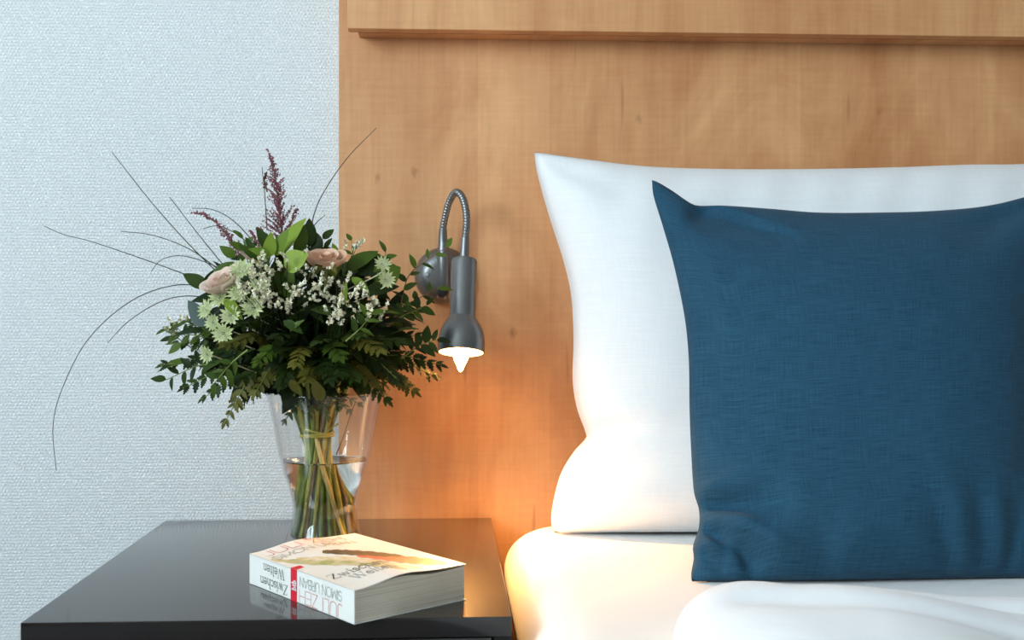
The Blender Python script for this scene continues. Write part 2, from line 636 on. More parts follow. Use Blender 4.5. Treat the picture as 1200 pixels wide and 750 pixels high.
mx0 = W(589.5, 650, 1.56).x
prof = [(0.03, 0.336), (0.020, 0.345), (0.013, 0.37), (0.005, 0.41), (0.0005, 0.435)]
for k in range(1, 13):
    a = radians(90 * k / 12)
    prof.append((0.058 * (1 - cos(a)), 0.445 + 0.055 * sin(a)))
prof += [(0.09, ZM + .0005), (0.16, ZM + .0006)]
mt = MB()
rings = [rounded_ring(mx0, 1.68, -0.40, 1.607, 0.075, i, z) for i, z in prof]
nn = len(rings[0])
for r in rings: mt.v += [Vector(p) for p in r]
for i in range(len(rings) - 1):
    for k in range(nn):
        k2 = (k + 1) % nn
        mt.f.append((i * nn + k, i * nn + k2, (i + 1) * nn + k2, (i + 1) * nn + k))
mt.f.append(tuple(range(nn - 1, -1, -1)))
mt.f.append(tuple(range((len(rings) - 1) * nn, len(rings) * nn)))
mo = mt.build('mattress', M['sheet'], None, origin=(0.9, 0.6, 0.336), smooth=60)
tag(mo, 'thick mattress in a smooth white fitted sheet, lit warm beside the bedside table', 'mattress')


# ------------------------------------------------------------------ pillows
def plane_pt(u, v, y0, z0, k):
    t = tan(TH + atan((u - 600.0) / F))
    c = (375.0 - v) / F * (t * sin(TH) + cos(TH))
    y = (y0 + k * (H - z0)) / (1 - k * c)
    return Vector((y * t, y, H + c * y))


def soft_pillow(name, mat, top, bottom, left, right, y0, z0, k, Tf, Tb, N=96, pe=(3.0, 3.0), q=0.62, pb=9.0, grooves=(), zmin=None, noise=None, pinch=0.0):
    up = Vector((0, k, 1)).normalized()
    nrm = Vector((0, -1, k)).normalized()
    cv = lambda L: [plane_pt(u, v, y0, z0, k) for u, v in L]
    ct, cb, cl, cr = (catmull(cv(L), N) for L in (top, bottom, left, right))
    P00, P10, P01, P11 = ct[0], ct[N], cb[0], cb[N]
    for c, a, b in ((cl, P00, P01), (cr, P10, P11)):
        c[0] = a; c[N] = b
    grid = [[None] * (N + 1) for _ in range(N + 1)]
    for j in range(N + 1):
        t = j / N
        for i in range(N + 1):
            s = i / N
            p = ct[i] * (1 - t) + cb[i] * t + cl[j] * (1 - s) + cr[j] * s \
                - (P00 * (1 - s) * (1 - t) + P10 * s * (1 - t) + P01 * (1 - s) * t + P11 * s * t)
            grid[j][i] = p
    gro = []
    for g in grooves:
        gro.append((plane_pt(g[0], g[1], y0, z0, k), plane_pt(g[2], g[3], y0, z0, k), g[4], g[5], g[6] if len(g) > 6 else 0))
    vs, uvs, idx = [], [], {}
    rnd = random.Random(5)
    for side in (0, 1):
        for j in range(N + 1):
            for i in range(N + 1):
                edge = i in (0, N) or j in (0, N)
                if side == 1 and edge:
                    idx[(1, j, i)] = idx[(0, j, i)]
                    continue
                s, t = 2 * i / N - 1, 2 * j / N - 1
                ps = pe[0]
                pt = pb if t > 0 else pe[1]
                th = ((1 - abs(s) ** ps) * (1 - abs(t) ** pt))
                th = max(0.0, th) ** q
                p = grid[j][i]
                if side == 0:
                    off = Tf * th
                    for a, b, wid, dep, step in gro:
                        ab = b - a
                        tt = max(0, min(1, (p - a).dot(ab) / ab.length_squared))
                        dist = (p - (a + ab * tt)).length
                        fade = (0.35 + 0.65 * sin(pi * min(1, max(0, tt * 0.92 + 0.04))))
                        w2 = wid * (0.6 + 0.8 * tt)
                        if step:
                            # a flap: the cloth drops on one side of the line and slowly comes back up
                            sd = (p - a).cross(ab.normalized()).dot(nrm) * step
                            fd = (1 - tt) ** 0.6 * min(1, (tt + 0.03) * 6)
                            drop = exp(-(sd / (wid * 4.5)) ** 2) if sd > 0 else exp(-(sd / (wid * 0.55)) ** 2)
                            off -= dep * fd * drop * min(1, th * 6)
                            continue
                        off -= dep * fade * (exp(-(dist / w2) ** 2) - 0.45 * exp(-((dist - 1.9 * w2) / w2) ** 2)) * min(1, th * 4)
                    if noise: off += noise(s, t) * min(1, th * 2)
                    pp = p + nrm * off
                else:
                    pp = p - nrm * Tb * th
                if zmin is not None and pp.z < zmin:
                    pp = Vector((pp.x, pp.y, zmin + 0.06 * (pp.z - zmin) * 0))
                idx[(side, j, i)] = len(vs)
                vs.append(pp)
                uvs.append((i / N, 1 - j / N))
    fs = []
    for j in range(N):
        for i in range(N):
            fs.append((idx[(0, j, i)], idx[(0, j + 1, i)], idx[(0, j + 1, i + 1)], idx[(0, j, i + 1)]))
            fs.append((idx[(1, j, i)], idx[(1, j, i + 1)], idx[(1, j + 1, i + 1)], idx[(1, j + 1, i)]))
    org = (P01 + P11) / 2
    me = bpy.data.meshes.new(name)
    me.from_pydata([p - org for p in vs], [], fs)
    uvl = me.uv_layers.new(name='UVMap')
    for lp in me.loops:
        uvl.data[lp.index].uv = uvs[lp.vertex_index]
    me.materials.append(mat)
    for p in me.polygons: p.use_smooth = True
    o = link_mesh(name, me)
    o.location = org
    return o


wtop = [(626, 179), (642, 180), (690, 187), (760, 195), (850, 198), (950, 198), (1050, 196), (1130, 193), (1200, 192), (1280, 184), (1340, 176)]
wleft = [(626, 179), (630, 205), (643, 252), (660, 305), (669, 345), (672, 395), (671, 445), (676, 478), (686, 506), (686, 514), (672, 530), (657, 556), (648, 590), (646, 612), (650, 626)]
wbot = [(650, 626), (720, 627), (820, 628), (1000, 629), (1200, 629), (1335, 628)]
wright = [(1340, 176), (1325, 300), (1310, 420), (1325, 540), (1335, 628)]


def wn(s, t):
    return 0.004 * sin(3.1 * s + 2.2 * t) * cos(2.3 * t - s) + 0.0012 * sin(34 * s + 9 * t) * max(0, -t) ** 1.2


pil = soft_pillow('bed_pillow', M['pillow'], wtop, wbot, wleft, wright, 1.476, ZM, 0.19, 0.080, 0.050,
                  pe=(5.0, 3.0), q=0.6, pb=12.0, zmin=ZM + .0022, noise=wn,
                  grooves=[(684, 510, 735, 503, 0.010, 0.005), (690, 560, 760, 540, 0.02, 0.004), (640, 192, 720, 235, 0.014, 0.004), (662, 480, 720, 440, 0.02, 0.003)])
tag(pil, 'large white cotton pillow leaning against the wooden headboard', 'pillow')

ctop = [(764, 211), (772, 214), (790, 225), (806, 236), (818, 241), (850, 241), (900, 245), (960, 250), (1040, 250), (1100, 248), (1150, 243), (1200, 231), (1222, 222), (1246, 208)]
cleft = [(764, 211), (766, 230), (777, 266), (790, 312), (802, 370), (807, 420), (808, 480), (810, 530), (813, 575), (819, 597), (819, 618), (812, 640), (813, 654), (810, 672), (811, 684)]
cbot = [(811, 685), (850, 687), (950, 690), (1050, 687), (1120, 683), (1200, 679), (1250, 677)]
cright = [(1246, 208), (1232, 270), (1222, 350), (1218, 450), (1222, 560), (1240, 640), (1250, 677)]


def cn(s, t):
    return 0.003 * sin(2.7 * s - 1.4 * t + 1) * cos(2.1 * t + s)


cus = soft_pillow('throw_cushion', M['cushion'], ctop, cbot, cleft, cright, 1.197, ZM, 0.55, 0.075, 0.080,
                  pe=(2.6, 2.4), q=0.70, pb=7.0, zmin=ZM + .0024, noise=cn,
                  grooves=[(812, 236, 925, 305, 0.009, 0.019, 1), (814, 596, 885, 606, 0.012, 0.016), (816, 612, 868, 662, 0.010, 0.018),
                           (814, 650, 850, 672, 0.008, 0.014), (862, 645, 888, 680, 0.010, 0.014), (1100, 672, 1062, 612, 0.011, 0.004),
                           (1140, 676, 1118, 590, 0.012, 0.004), (1175, 672, 1165, 600, 0.010, 0.004), (960, 680, 945, 630, 0.016, 0.004),
                           (1210, 240, 1120, 300, 0.016, 0.007)])
tag(cus, 'dark blue linen throw cushion propped in front of the white pillow', 'cushion')

# ------------------------------------------------------------------ duvet
dx0, dx1, dy0, dy1 = 0.180, 1.60, -0.36, 1.05
NX, NY = 110, 90
dv, df = [], []


def duvet_h(x, y):
    s = min(1, max(0, (x - 0.30) / 0.16))
    s = s * s * (3 - 2 * s)
    crest = 0.050 * (1 - s) + 0.027 * s
    d2 = max(0, (0.93 - y))
    h = crest + 0.004 * sin(9 * x + 5 * y) * sin(7 * y + 1) + 0.004 * sin(17 * x - 13 * y)
    for (ax, ay, bx, by, wd, dp) in ((0.30, 0.985, 0.62, 0.90, 0.020, 0.010), (0.24, 0.93, 0.50, 0.80, 0.022, 0.007)):
        abx, aby = bx - ax, by - ay
        t = max(0, min(1, ((x - ax) * abx + (y - ay) * aby) / (abx * abx + aby * aby)))
        q = sqrt((x - ax - abx * t) ** 2 + (y - ay - aby * t) ** 2)
        h -= dp * exp(-(q / wd) ** 2)
    ex, ey = 0.072, 0.11
    cx = max(0, 1 - (x - dx0) / ex)
    cy = max(0, 1 - (dy1 - y) / ey)
    cx2 = max(0, 1 - (dx1 - x) / ex)
    e = min(1.0, sqrt(cx * cx + cy * cy))
    e = max(e, cx2)
    return h * sqrt(max(0, 1 - e * e))


def corner_xy(x, y):
    """pull the square corner of the grid onto the round corner of the duvet"""
    ex, ey = 0.072, 0.11
    cx, cy = max(0, 1 - (x - dx0) / ex), max(0, 1 - (dy1 - y) / ey)
    if cx > 0 and cy > 0:
        k = max(cx, cy) / sqrt(cx * cx + cy * cy)
        return dx0 + (1 - cx * k) * ex, dy1 - (1 - cy * k) * ey
    return x, y


us = []
for i in range(NX + 1):
    s = i / NX
    us.append(dx0 + (dx1 - dx0) * (s ** 1.9))
vsl = []
for j in range(NY + 1):
    s = j / NY
    vsl.append(dy1 - (dy1 - dy0) * (s ** 1.9))
for j in range(NY + 1):
    for i in range(NX + 1):
        X_, Y_ = corner_xy(us[i], vsl[j])
        dv.append(Vector((X_, Y_, ZM + .003 + max(0.0006, duvet_h(X_, Y_)))))
for j in range(NY):
    for i in range(NX):
        a = j * (NX + 1) + i
        df.append((a, a + NX + 1, a + NX + 2, a + 1))
n0 = len(dv)
for j in range(NY + 1):
    for i in range(NX + 1):
        X_, Y_ = corner_xy(us[i], vsl[j])
        dv.append(Vector((X_, Y_, ZM + .0028)))
for j in range(NY):
    for i in range(NX):
        a = n0 + j * (NX + 1) + i
        df.append((a, a + 1, a + NX + 2, a + NX + 1))
dm = MB()
dm.v, dm.f = dv, df
# close the rim
for i in range(NX):
    dm.f.append((i, i + 1, n0 + i + 1, n0 + i))
    a = NY * (NX + 1) + i
    dm.f.append((a + 1, a, n0 + a, n0 + a + 1))
for j in range(NY):
    a = j * (NX + 1)
    dm.f.append((a + NX + 1, a, n0 + a, n0 + a + NX + 1))
    b = a + NX
    dm.f.append((b, b + NX + 1, n0 + b + NX + 1, n0 + b))
duv = dm.build('duvet', M['duvet'], None, origin=(0.9, 0.4, ZM), smooth=80)
tag(duv, 'fluffy white duvet folded back on the mattress below the blue cushion', 'duvet')

# ------------------------------------------------------------------ reading lamp
pc = W(519.5, 323.5, YP)
lamp = empty('reading_lamp', pc)
tag(lamp, 'grey metal gooseneck reading lamp glowing on the wooden headboard', 'lamp')
bp = MB()
rp = 0.0385
pr = [(0.0, 0.0), (rp, 0.0), (rp, 0.004)]
for k in range(1, 9):
    a = radians(90 * k / 8)
    pr.append((rp * (0.42 + 0.58 * cos(a)) if k < 8 else 0.0001, 0.004 + 0.026 * sin(a)))
pr.insert(-1, (rp * 0.42, 0.0299))
bp.lathe(pr, pc, (0, -1, 0), 40)
plate = bp.build('wall_plate', M['metal'], lamp, smooth=35)
scw = W(501, 322, 1.588)
scw = Vector((scw.x, 1.5838, scw.z))
MB().lathe([(0.0032, 0.0), (0.0032, 0.0022), (0.0022, 0.003)], scw, (-0.25, -0.95, 0), 12).build('screw', M['steel'], plate, smooth=35)
tb0, tb1 = W(519.5, 350, 1.578), W(519.5, 284, 1.578)
so = MB().lathe([(0.0070, 0), (0.0082, 0.002), (0.0082, (tb1 - tb0).length - .012), (0.0066, (tb1 - tb0).length)], tb0, (0, 0, 1), 20)
so.build('socket_tube', M['metal'], lamp, smooth=35)
sw = W(518.5, 342, 1.567)
MB().lathe([(0.0075, -0.008), (0.0075, 0.004), (0.0055, 0.0065), (0.0001, 0.007)], (sw.x, 1.5705, sw.z), (0, -1, 0), 18).build('switch', M['black'], lamp, smooth=35)
npts = [W(519.3, 284, 1.578), W(519.0, 270, 1.577), W(521.5, 255, 1.574), W(526, 238, 1.566), W(531.5, 227.5, 1.557), W(536.5, 225.5, 1.549),
        W(542, 232, 1.540), W(546, 246, 1.531), W(546.8, 262, 1.524), W(545, 281, 1.518)]
NR = 150
gp = catmull(npts, NR)
MB().tube(gp, [0.00495 if (i % 4) < 2 else 0.0042 for i in range(NR + 1)], 14).build('gooseneck', M['metal'], lamp, smooth=80)
MB().tube([W(519.3, 286, 1.578), W(519.0, 276, 1.578), W(519.1, 268, 1.5765)], [0.0064, 0.0058, 0.0052], 16).build('collar', M['metal'], lamp, smooth=35)
h0 = W(544.2, 303, 1.514)
ax = (W(540.3, 413, 1.486) - h0)
hl_ = ax.length
ax.normalize()
MB().tube([W(545.2, 279, 1.5185), h0 + ax * 0.002], [0.0054, 0.0060], 16).build('collar', M['metal'], lamp, smooth=35)
head = MB()
Lb = hl_
prof_o = [(0.0001, 0.0), (0.0125, 0.0), (0.0150, 0.0012), (0.0163, 0.004), (0.0163, 0.070), (0.0168, 0.0735), (0.0195, 0.078), (0.0236, 0.084),
          (0.0268, 0.091), (0.0287, 0.099), (0.0294, 0.106), (0.0294, Lb)]
prof_o = [(r, z * (Lb / 0.118) if z != Lb else z) for r, z in prof_o]
prof_i = [(0.0276, Lb), (0.0276, Lb - 0.012), (0.0262, Lb - 0.022), (0.0225, Lb - 0.032), (0.0165, Lb - 0.040), (0.0001, Lb - 0.041)]
cut = 5
MB().lathe(prof_o[:cut + 1], h0, ax, 32).build('lamp_body', M['metal'], lamp, smooth=35)
shd = MB()
shd.lathe(prof_o[cut:] + prof_i[:1], h0, ax, 40)
shd.f = [f for f in shd.f if len(f) == 4]
sh = shd.build('lamp_shade', M['metal'], lamp, smooth=35)
si = MB()
si.lathe(prof_i, h0, ax, 40)
si.f = [f for f in si.f if len(f) == 4]
si.build('reflector', M['reflector'], sh, smooth=35)
tipz = Lb + 0.0245
MB().lathe([(0.0001, Lb - .039), (0.0075, Lb - .038), (0.0085, Lb - .030), (0.0105, Lb - .018), (0.0112, Lb - .006), (0.0102, Lb + .004), (0.0078, Lb + .011),
            (0.0048, Lb + .017), (0.0030, Lb + .022), (0.0012, tipz - .0003), (0.0001, tipz)], h0, ax, 24).build('bulb', M['bulb'], lamp, smooth=60)

sl = bpy.data.lights.new('lamp_light', 'SPOT')
sl.energy = LAMP_WATTS
sl.color = (1.0, 0.50, 0.155)
sl.spot_size = radians(148)
sl.spot_blend = 1.0
sl.shadow_soft_size = 0.012
slo = bpy.data.objects.new('lamp_light', sl)
COL.objects.link(slo)
slo.parent = lamp
slo.location = h0 + ax * (tipz + 0.014) - pc
slo.rotation_euler = Vector((0.06, -0.46, -1)).to_track_quat('-Z', 'Y').to_euler()

# ------------------------------------------------------------------ book
BT = 0.0305
Bc, Ac, Cc = on_stand(415, 732.5, ZS), on_stand(292.5, 684, ZS), on_stand(536, 701, ZS)
eup = Ac - Bc
LB = eup.length
eup.normalize()
ert0 = Cc - Bc
er = Vector((-eup.y, eup.x, 0))
if er.dot(ert0) < 0: er = -er
# share the skew between the two measured edges
ert = (ert0.normalized() * 0.55 + er * 0.45).normalized()
eup = (eup + Vector((-ert.y, ert.x, 0)) * 0.0).normalized()
WB = ert0.dot(ert)
zz = Vector((0, 0, 1))


def cover_h(r):
    """height of the front cover above the table; r across from the spine (0..1)"""
    q = min(1.0, max(0.0, r / 0.55))
    return BT + 0.0042 * q * q * (3 - 2 * q) + 0.0030 * exp(-((r - 0.40) / 0.22) ** 2) * min(1, r / 0.15)


def bk(a, r, z):
    """a: 0 tail .. 1 head along the spine, r: 0 spine .. 1 fore edge"""
    return Bc + eup * (a * LB) + ert * (r * WB) + zz * z


book = empty('book', Bc + eup * LB / 2 + ert * WB / 2)
tag(book, 'thick white paperback book with red spine band lying on the bedside table', 'book')
M['paper'] = None


def mat_pages():
    m = NT('page_edges')
    tc = m.n('TexCoord')
    mp = m.n('Mapping')
    mp.inputs['Scale'].default_value = (3, 3, 1500)
    m.l(tc.outputs['Object'], mp.inputs[0])
    f = m.noise(mp.outputs[0], 1.0, 2)
    m.set(Base_Color=m.ramp(f, [(0.35, (0.52, 0.47, 0.37)), (0.65, (0.70, 0.65, 0.54))]), Roughness=0.85)
    m.bump(f, 0.25, 0.0004)
    return m.m


M['pages'] = mat_pages()
M['cover'] = plain('white_glossy_cover', (0.84, 0.83, 0.78), 0.38, 0.02, 20)
M['cover_in'] = plain('cover_inside', (0.75, 0.72, 0.66), 0.5, 0.02, 20)
M['ink_red'] = plain('red_ink', (0.62, 0.10, 0.05), 0.45, 0.05)
M['ink_red_flat'] = plain('red_band_ink', (0.68, 0.012, 0.03), 0.4, 0.04)
M['ink_grey'] = plain('grey_ink', (0.20, 0.22, 0.22), 0.45, 0.05)
M['ink_olive'] = plain('olive_ink', (0.36, 0.31, 0.20), 0.45, 0.05)
M['ink_dark'] = plain('dark_ink', (0.06, 0.075, 0.08), 0.45, 0.05)
M['ink_white'] = plain('white_ink', (0.85, 0.85, 0.85), 0.45, 0.02)

NRb = 24
ct_ = 0.0007
# page block
pg = MB()


def pages_top(r):
    return cover_h(r) - 0.0009 - 0.0030 * sin(pi * min(1, max(0, (r - 0.22) / 0.85)))


ring = []
for a in (0.006, 0.994):
    lo = [bk(a, 0.012 + 0.978 * i / NRb, ZS - ZS + 0.0014) for i in range(NRb + 1)]
    hi = [bk(a, 0.012 + 0.978 * i / NRb, pages_top(0.012 + 0.978 * i / NRb)) for i in range(NRb + 1)]
    ring.append((lo, hi))
n = NRb + 1
pg.v = [Vector((p.x, p.y, p.z)) for rr in ring for s in rr for p in s]
L0, H0, L1_, H1_ = 0, n, 2 * n, 3 * n
for i in range(NRb):
    pg.f.append((L0 + i, L0 + i + 1, H0 + i + 1, H0 + i))
    pg.f.append((L1_ + i + 1, L1_ + i, H1_ + i, H1_ + i + 1))
    pg.f.append((H0 + i, H0 + i + 1, H1_ + i + 1, H1_ + i))
    pg.f.append((L0 + i + 1, L0 + i, L1_ + i, L1_ + i + 1))
pg.f.append((L0, H0, H1_, L1_))
pg.f.append((L0 + NRb, L1_ + NRb, H1_ + NRb, H0 + NRb))
pg.build('page_block', M['pages'], book, smooth=30)


def sheet(name, fn, nr, na, thick, mat):
    """thin solid sheet over fn(a, r) -> (point, normal)"""
    mb = MB()
    for sgn in (0, 1):
        for j in range(na + 1):
            for i in range(nr + 1):
                p, nv = fn(j / na, i / nr)
                mb.v.append(p - nv * (thick * sgn))
    q = (nr + 1) * (na + 1)
    for j in range(na):
        for i in range(nr):
            a = j * (nr + 1) + i
            mb.f.append((a, a + 1, a + nr + 2, a + nr + 1))
            mb.f.append((q + a + 1, q + a, q + a + nr + 1, q + a + nr + 2))
    for i in range(nr):
        mb.f.append((i + 1, i, q + i, q + i + 1))
        b = na * (nr + 1) + i
        mb.f.append((b, b + 1, q + b + 1, q + b))
    for j in range(na):
        a = j * (nr + 1)
        mb.f.append((a, a + nr + 1, q + a + nr + 1, q + a))
        b = a + nr
        mb.f.append((b + nr + 1, b, q + b, q + b + nr + 1))
    return mb.build(name, mat, book, smooth=40)


fc = sheet('front_cover', lambda a, r: (bk(a, r, cover_h(r)), zz), NRb, 2, ct_, M['cover'])
sp = sheet('spine', lambda a, r: (bk(a, 0.0, 0.0006 + (BT - 0.0006) * r), -er), 2, 2, 0.0009, M['cover'])
sheet('back_cover', lambda a, r: (bk(a, r, 0.0011), zz), 2, 2, ct_, M['cover'])

# stroke lettering: polylines in units of cap height
arc = lambda cx, cy, rx, ry, a0, a1, n=10: [(cx + rx * cos(radians(a0 + (a1 - a0) * k / n)), cy + ry * sin(radians(a0 + (a1 - a0) * k / n))) for k in range(n + 1)]
SANS = {
    'J': (0.42, [[(0.34, 1), (0.34, 0.22)] + arc(0.17, 0.22, 0.17, 0.22, 0, -150)]),
    'U': (0.68, [[(0.06, 1), (0.06, 0.30)] + arc(0.33, 0.30, 0.27, 0.30, 180, 360) + [(0.60, 0.30), (0.60, 1)]]),
    'L': (0.50, [[(0.06, 1), (0.06, 0), (0.46, 0)]]),
    'I': (0.18, [[(0.09, 1), (0.09, 0)]]),
    'Z': (0.60, [[(0.05, 1), (0.55, 1), (0.05, 0), (0.55, 0)]]),
    'E': (0.54, [[(0.50, 1), (0.06, 1), (0.06, 0), (0.50, 0)], [(0.06, 0.52), (0.45, 0.52)]]),
    'H': (0.66, [[(0.06, 1), (0.06, 0)], [(0.60, 1), (0.60, 0)], [(0.06, 0.52), (0.60, 0.52)]]),
    'S': (0.56, [arc(0.28, 0.74, 0.22, 0.26, 30, 270, 12) + arc(0.28, 0.24, 0.23, 0.24, 90, -150, 12)]),
    'M': (0.82, [[(0.06, 0), (0.10, 1), (0.41, 0.2), (0.72, 1), (0.76, 0)]]),
    'O': (0.84, [arc(0.42, 0.5, 0.36, 0.5, 0, 360, 24)]),
    'N': (0.70, [[(0.06, 0), (0.06, 1), (0.62, 0), (0.62, 1)]]),
    'R': (0.58, [[(0.06, 0), (0.06, 1), (0.28, 1)] + arc(0.28, 0.75, 0.22, 0.25, 90, -90) + [(0.06, 0.5)], [(0.26, 0.5), (0.54, 0)]]),
    'B': (0.60, [[(0.06, 0), (0.06, 1), (0.28, 1)] + arc(0.28, 0.77, 0.20, 0.23, 90, -90) + [(0.06, 0.54)], [(0.28, 0.54)] + arc(0.28, 0.27, 0.25, 0.27, 90, -90) + [(0.06, 0)]]),
    'A': (0.68, [[(0.03, 0), (0.34, 1), (0.65, 0)], [(0.14, 0.34), (0.54, 0.34)]]),
    ' ': (0.34, []),
}
# serif letters carry a width factor for every stroke
SERIF = {
    'Z': (0.72, [(0.5, [(0.06, 0.80), (0.10, 1), (0.64, 1)]), (1.3, [(0.62, 1), (0.06, 0)]), (0.5, [(0.06, 0), (0.62, 0), (0.67, 0.22)])]),
    'W': (1.10, [(1.2, [(0.10, 1), (0.34, 0)]), (0.5, [(0.34, 0), (0.55, 0.9)]), (1.2, [(0.50, 1), (0.76, 0)]), (0.5, [(0.76, 0), (1.0, 1)]),
                 (0.5, [(0.0, 1), (0.22, 1)]), (0.5, [(0.40, 1), (0.62, 1)]), (0.5, [(0.90, 1), (1.10, 1)])]),
    'w': (0.78, [(1.1, [(0.08, 0.64), (0.24, 0)]), (0.5, [(0.24, 0), (0.38, 0.6)]), (1.1, [(0.36, 0.64), (0.53, 0)]), (0.5, [(0.53, 0), (0.69, 0.64)]),
                 (0.5, [(0.0, 0.64), (0.17, 0.64)]), (0.5, [(0.61, 0.64), (0.77, 0.64)])]),
    'i': (0.30, [(1.1, [(0.16, 0.62), (0.16, 0)]), (0.5, [(0.04, 0), (0.28, 0)]), (0.5, [(0.05, 0.60), (0.16, 0.64)]), (1.4, [(0.15, 0.86), (0.15, 0.96)])]),
    's': (0.44, [(0.9, arc(0.22, 0.48, 0.14, 0.16, 20, 270, 8) + arc(0.21, 0.16, 0.15, 0.16, 90, -160, 8))]),
    'c': (0.48, [(1.0, arc(0.26, 0.32, 0.20, 0.32, 45, 320, 12))]),
    'h': (0.64, [(1.1, [(0.14, 1.02), (0.14, 0)]), (0.9, [(0.14, 0.42)] + arc(0.32, 0.42, 0.17, 0.22, 150, 0, 8) + [(0.49, 0)]), (0.5, [(0.02, 0), (0.26, 0)]), (0.5, [(0.38, 0), (0.61, 0)]), (0.5, [(0.03, 1.0), (0.14, 1.03)])]),
    'e': (0.52, [(1.0, [(0.07, 0.36), (0.45, 0.36)] + arc(0.26, 0.36, 0.19, 0.28, 0, 180, 10) + arc(0.27, 0.30, 0.20, 0.30, 180, 325, 8))]),
    'n': (0.66, [(1.1, [(0.14, 0.62), (0.14, 0)]), (0.9, [(0.14, 0.42)] + arc(0.33, 0.42, 0.17, 0.22, 150, 0, 8) + [(0.50, 0)]), (0.5, [(0.02, 0), (0.26, 0)]), (0.5, [(0.39, 0), (0.62, 0)]), (0.5, [(0.03, 0.60), (0.14, 0.64)])]),
    'l': (0.30, [(1.1, [(0.15, 1.02), (0.15, 0)]), (0.5, [(0.03, 0), (0.28, 0)]), (0.5, [(0.04, 1.0), (0.15, 1.03)])]),
    't': (0.38, [(1.0, [(0.16, 0.86), (0.16, 0.12)] + arc(0.25, 0.12, 0.09, 0.11, 180, 300, 5)), (0.5, [(0.03, 0.63), (0.34, 0.63)])]),
    'b': (0.60, [(1.4, [(0.14, 1.0), (0.14, 0)]), (1.2, arc(0.32, 0.31, 0.18, 0.30, 180, -180, 16))]),
    ' ': (0.30, []),
}


def lettering(name, text, font, x0, x1, y0, cap, width, surf, parent, mat):
    """surf(x, y) -> (point, normal); text is stretched to run from x0 to x1"""
    tot = sum(font[c][0] for c in text)
    k = (x1 - x0) / tot
    mb = MB()
    x = x0
    for c in text:
        adv, strokes = font[c]
        for st in strokes:
            wf, pl = (1.0, st) if font is SANS else st
            pts = []
            for (px, py), (qx, qy) in zip(pl[:-1], pl[1:]):
                m = max(1, int(abs(qx - px) * k / 0.006) + 1)
                for t in range(m):
                    pts.append((px + (qx - px) * t / m, py + (qy - py) * t / m))
            pts.append(pl[-1])
            hw = width * wf / 2
            for (px, py), (qx, qy) in zip(pts[:-1], pts[1:]):
                ax_, ay_, bx_, by_ = x + px * k, y0 + py * cap, x + qx * k, y0 + qy * cap
                dx, dy = bx_ - ax_, by_ - ay_
                ln = sqrt(dx * dx + dy * dy) or 1
                dx, dy = dx / ln * hw, dy / ln * hw
                vs = []
                for (ex, ey) in ((ax_ - dx + dy, ay_ - dy - dx), (bx_ + dx + dy, by_ + dy - dx), (bx_ + dx - dy, by_ + dy + dx), (ax_ - dx - dy, ay_ - dy + dx)):
                    p, nv = surf(ex, ey)
                    vs.append(p + nv * 0.00032)
                mb.add(vs, [(0, 1, 2, 3)])
        x += adv * k
    return mb.build(name, mat, parent)


# spine: x from tail to head, letters stand on their heads as the book lies
spine_s = lambda x, y: (bk(x / LB, 0, BT - y), -er)
lettering('lettering', 'JULI ZEH', SANS, 0.10 * LB, 0.49 * LB, BT * 0.55, BT * 0.40, 0.00055, spine_s, sp, M['ink_red'])
lettering('lettering', 'SIMON URBAN', SANS, 0.10 * LB, 0.485 * LB, BT * 0.17, BT * 0.29, 0.00055, spine_s, sp, M['ink_grey'])
lettering('lettering', 'Zwischen', SERIF, 0.60 * LB, 0.885 * LB, BT * 0.60, BT * 0.30, 0.0009, spine_s, sp, M['ink_dark'])
lettering('lettering', 'Welten', SERIF, 0.632 * LB, 0.852 * LB, BT * 0.16, BT * 0.30, 0.0009, spine_s, sp, M['ink_dark'])


def decal(name, poly, surf, parent, mat, lift=0.00012, rows=10):
    """filled outline laid on a surface; poly = left and right border points for rows of equal count"""
    lt, rt = poly
    mb = MB()
    m = 8
    for (a, b) in zip(lt, rt):
        for k in range(m + 1):
            p, nv = surf(a[0] + (b[0] - a[0]) * k / m, a[1] + (b[1] - a[1]) * k / m)
            mb.v.append(p + nv * lift)
    for j in range(len(lt) - 1):
        for k in range(m):
            a = j * (m + 1) + k
            mb.f.append((a, a + 1, a + m + 2, a + m + 1))
    return mb.build(name, mat, parent)


decal('red_band', ([(0.509 * LB, 0), (0.571 * LB, 0)], [(0.509 * LB, BT), (0.571 * LB, BT)]), spine_s, sp, M['ink_red_flat'])
# publisher mark reads when the book stands upright
logo_s = lambda x, y: (bk(0.518 + y / LB, 0, x), -er)
lettering('lettering', 'btb', SERIF, BT * 0.34, BT * 0.66, 0, 0.008, 0.0011, logo_s, sp, M['ink_white'])

# front cover: x from the spine to the fore edge, y from tail to head
cov = lambda x, y: (bk(y, x, cover_h(min(1, max(0, x)))), zz)
lettering('lettering', 'JULI ZEH', SANS, 0.06, 0.80, 0.868, 0.10, 0.0065, cov, fc, M['ink_red'])
lettering('lettering', 'SIMON URBAN', SANS, 0.05, 0.80, 0.765, 0.070, 0.0065, cov, fc, M['ink_olive'])
lettering('lettering', 'Zwischen', SERIF, 0.05, 0.55, 0.232, 0.072, 0.0075, cov, fc, M['ink_dark'])
lettering('lettering', 'Welten', SERIF, 0.15, 0.52, 0.135, 0.070, 0.0070, cov, fc, M['ink_grey'])
decal('red_flag', ([(0.0, 0.515), (0.0, 0.575)], [(0.085, 0.535), (0.085, 0.58)]), cov, fc, M['ink_red_flat'])
decal('red_mark', ([(0.50, 0.955), (0.50, 0.995)], [(0.515, 0.955), (0.515, 0.995)]), cov, fc, M['ink_red_flat'], 0.0004)


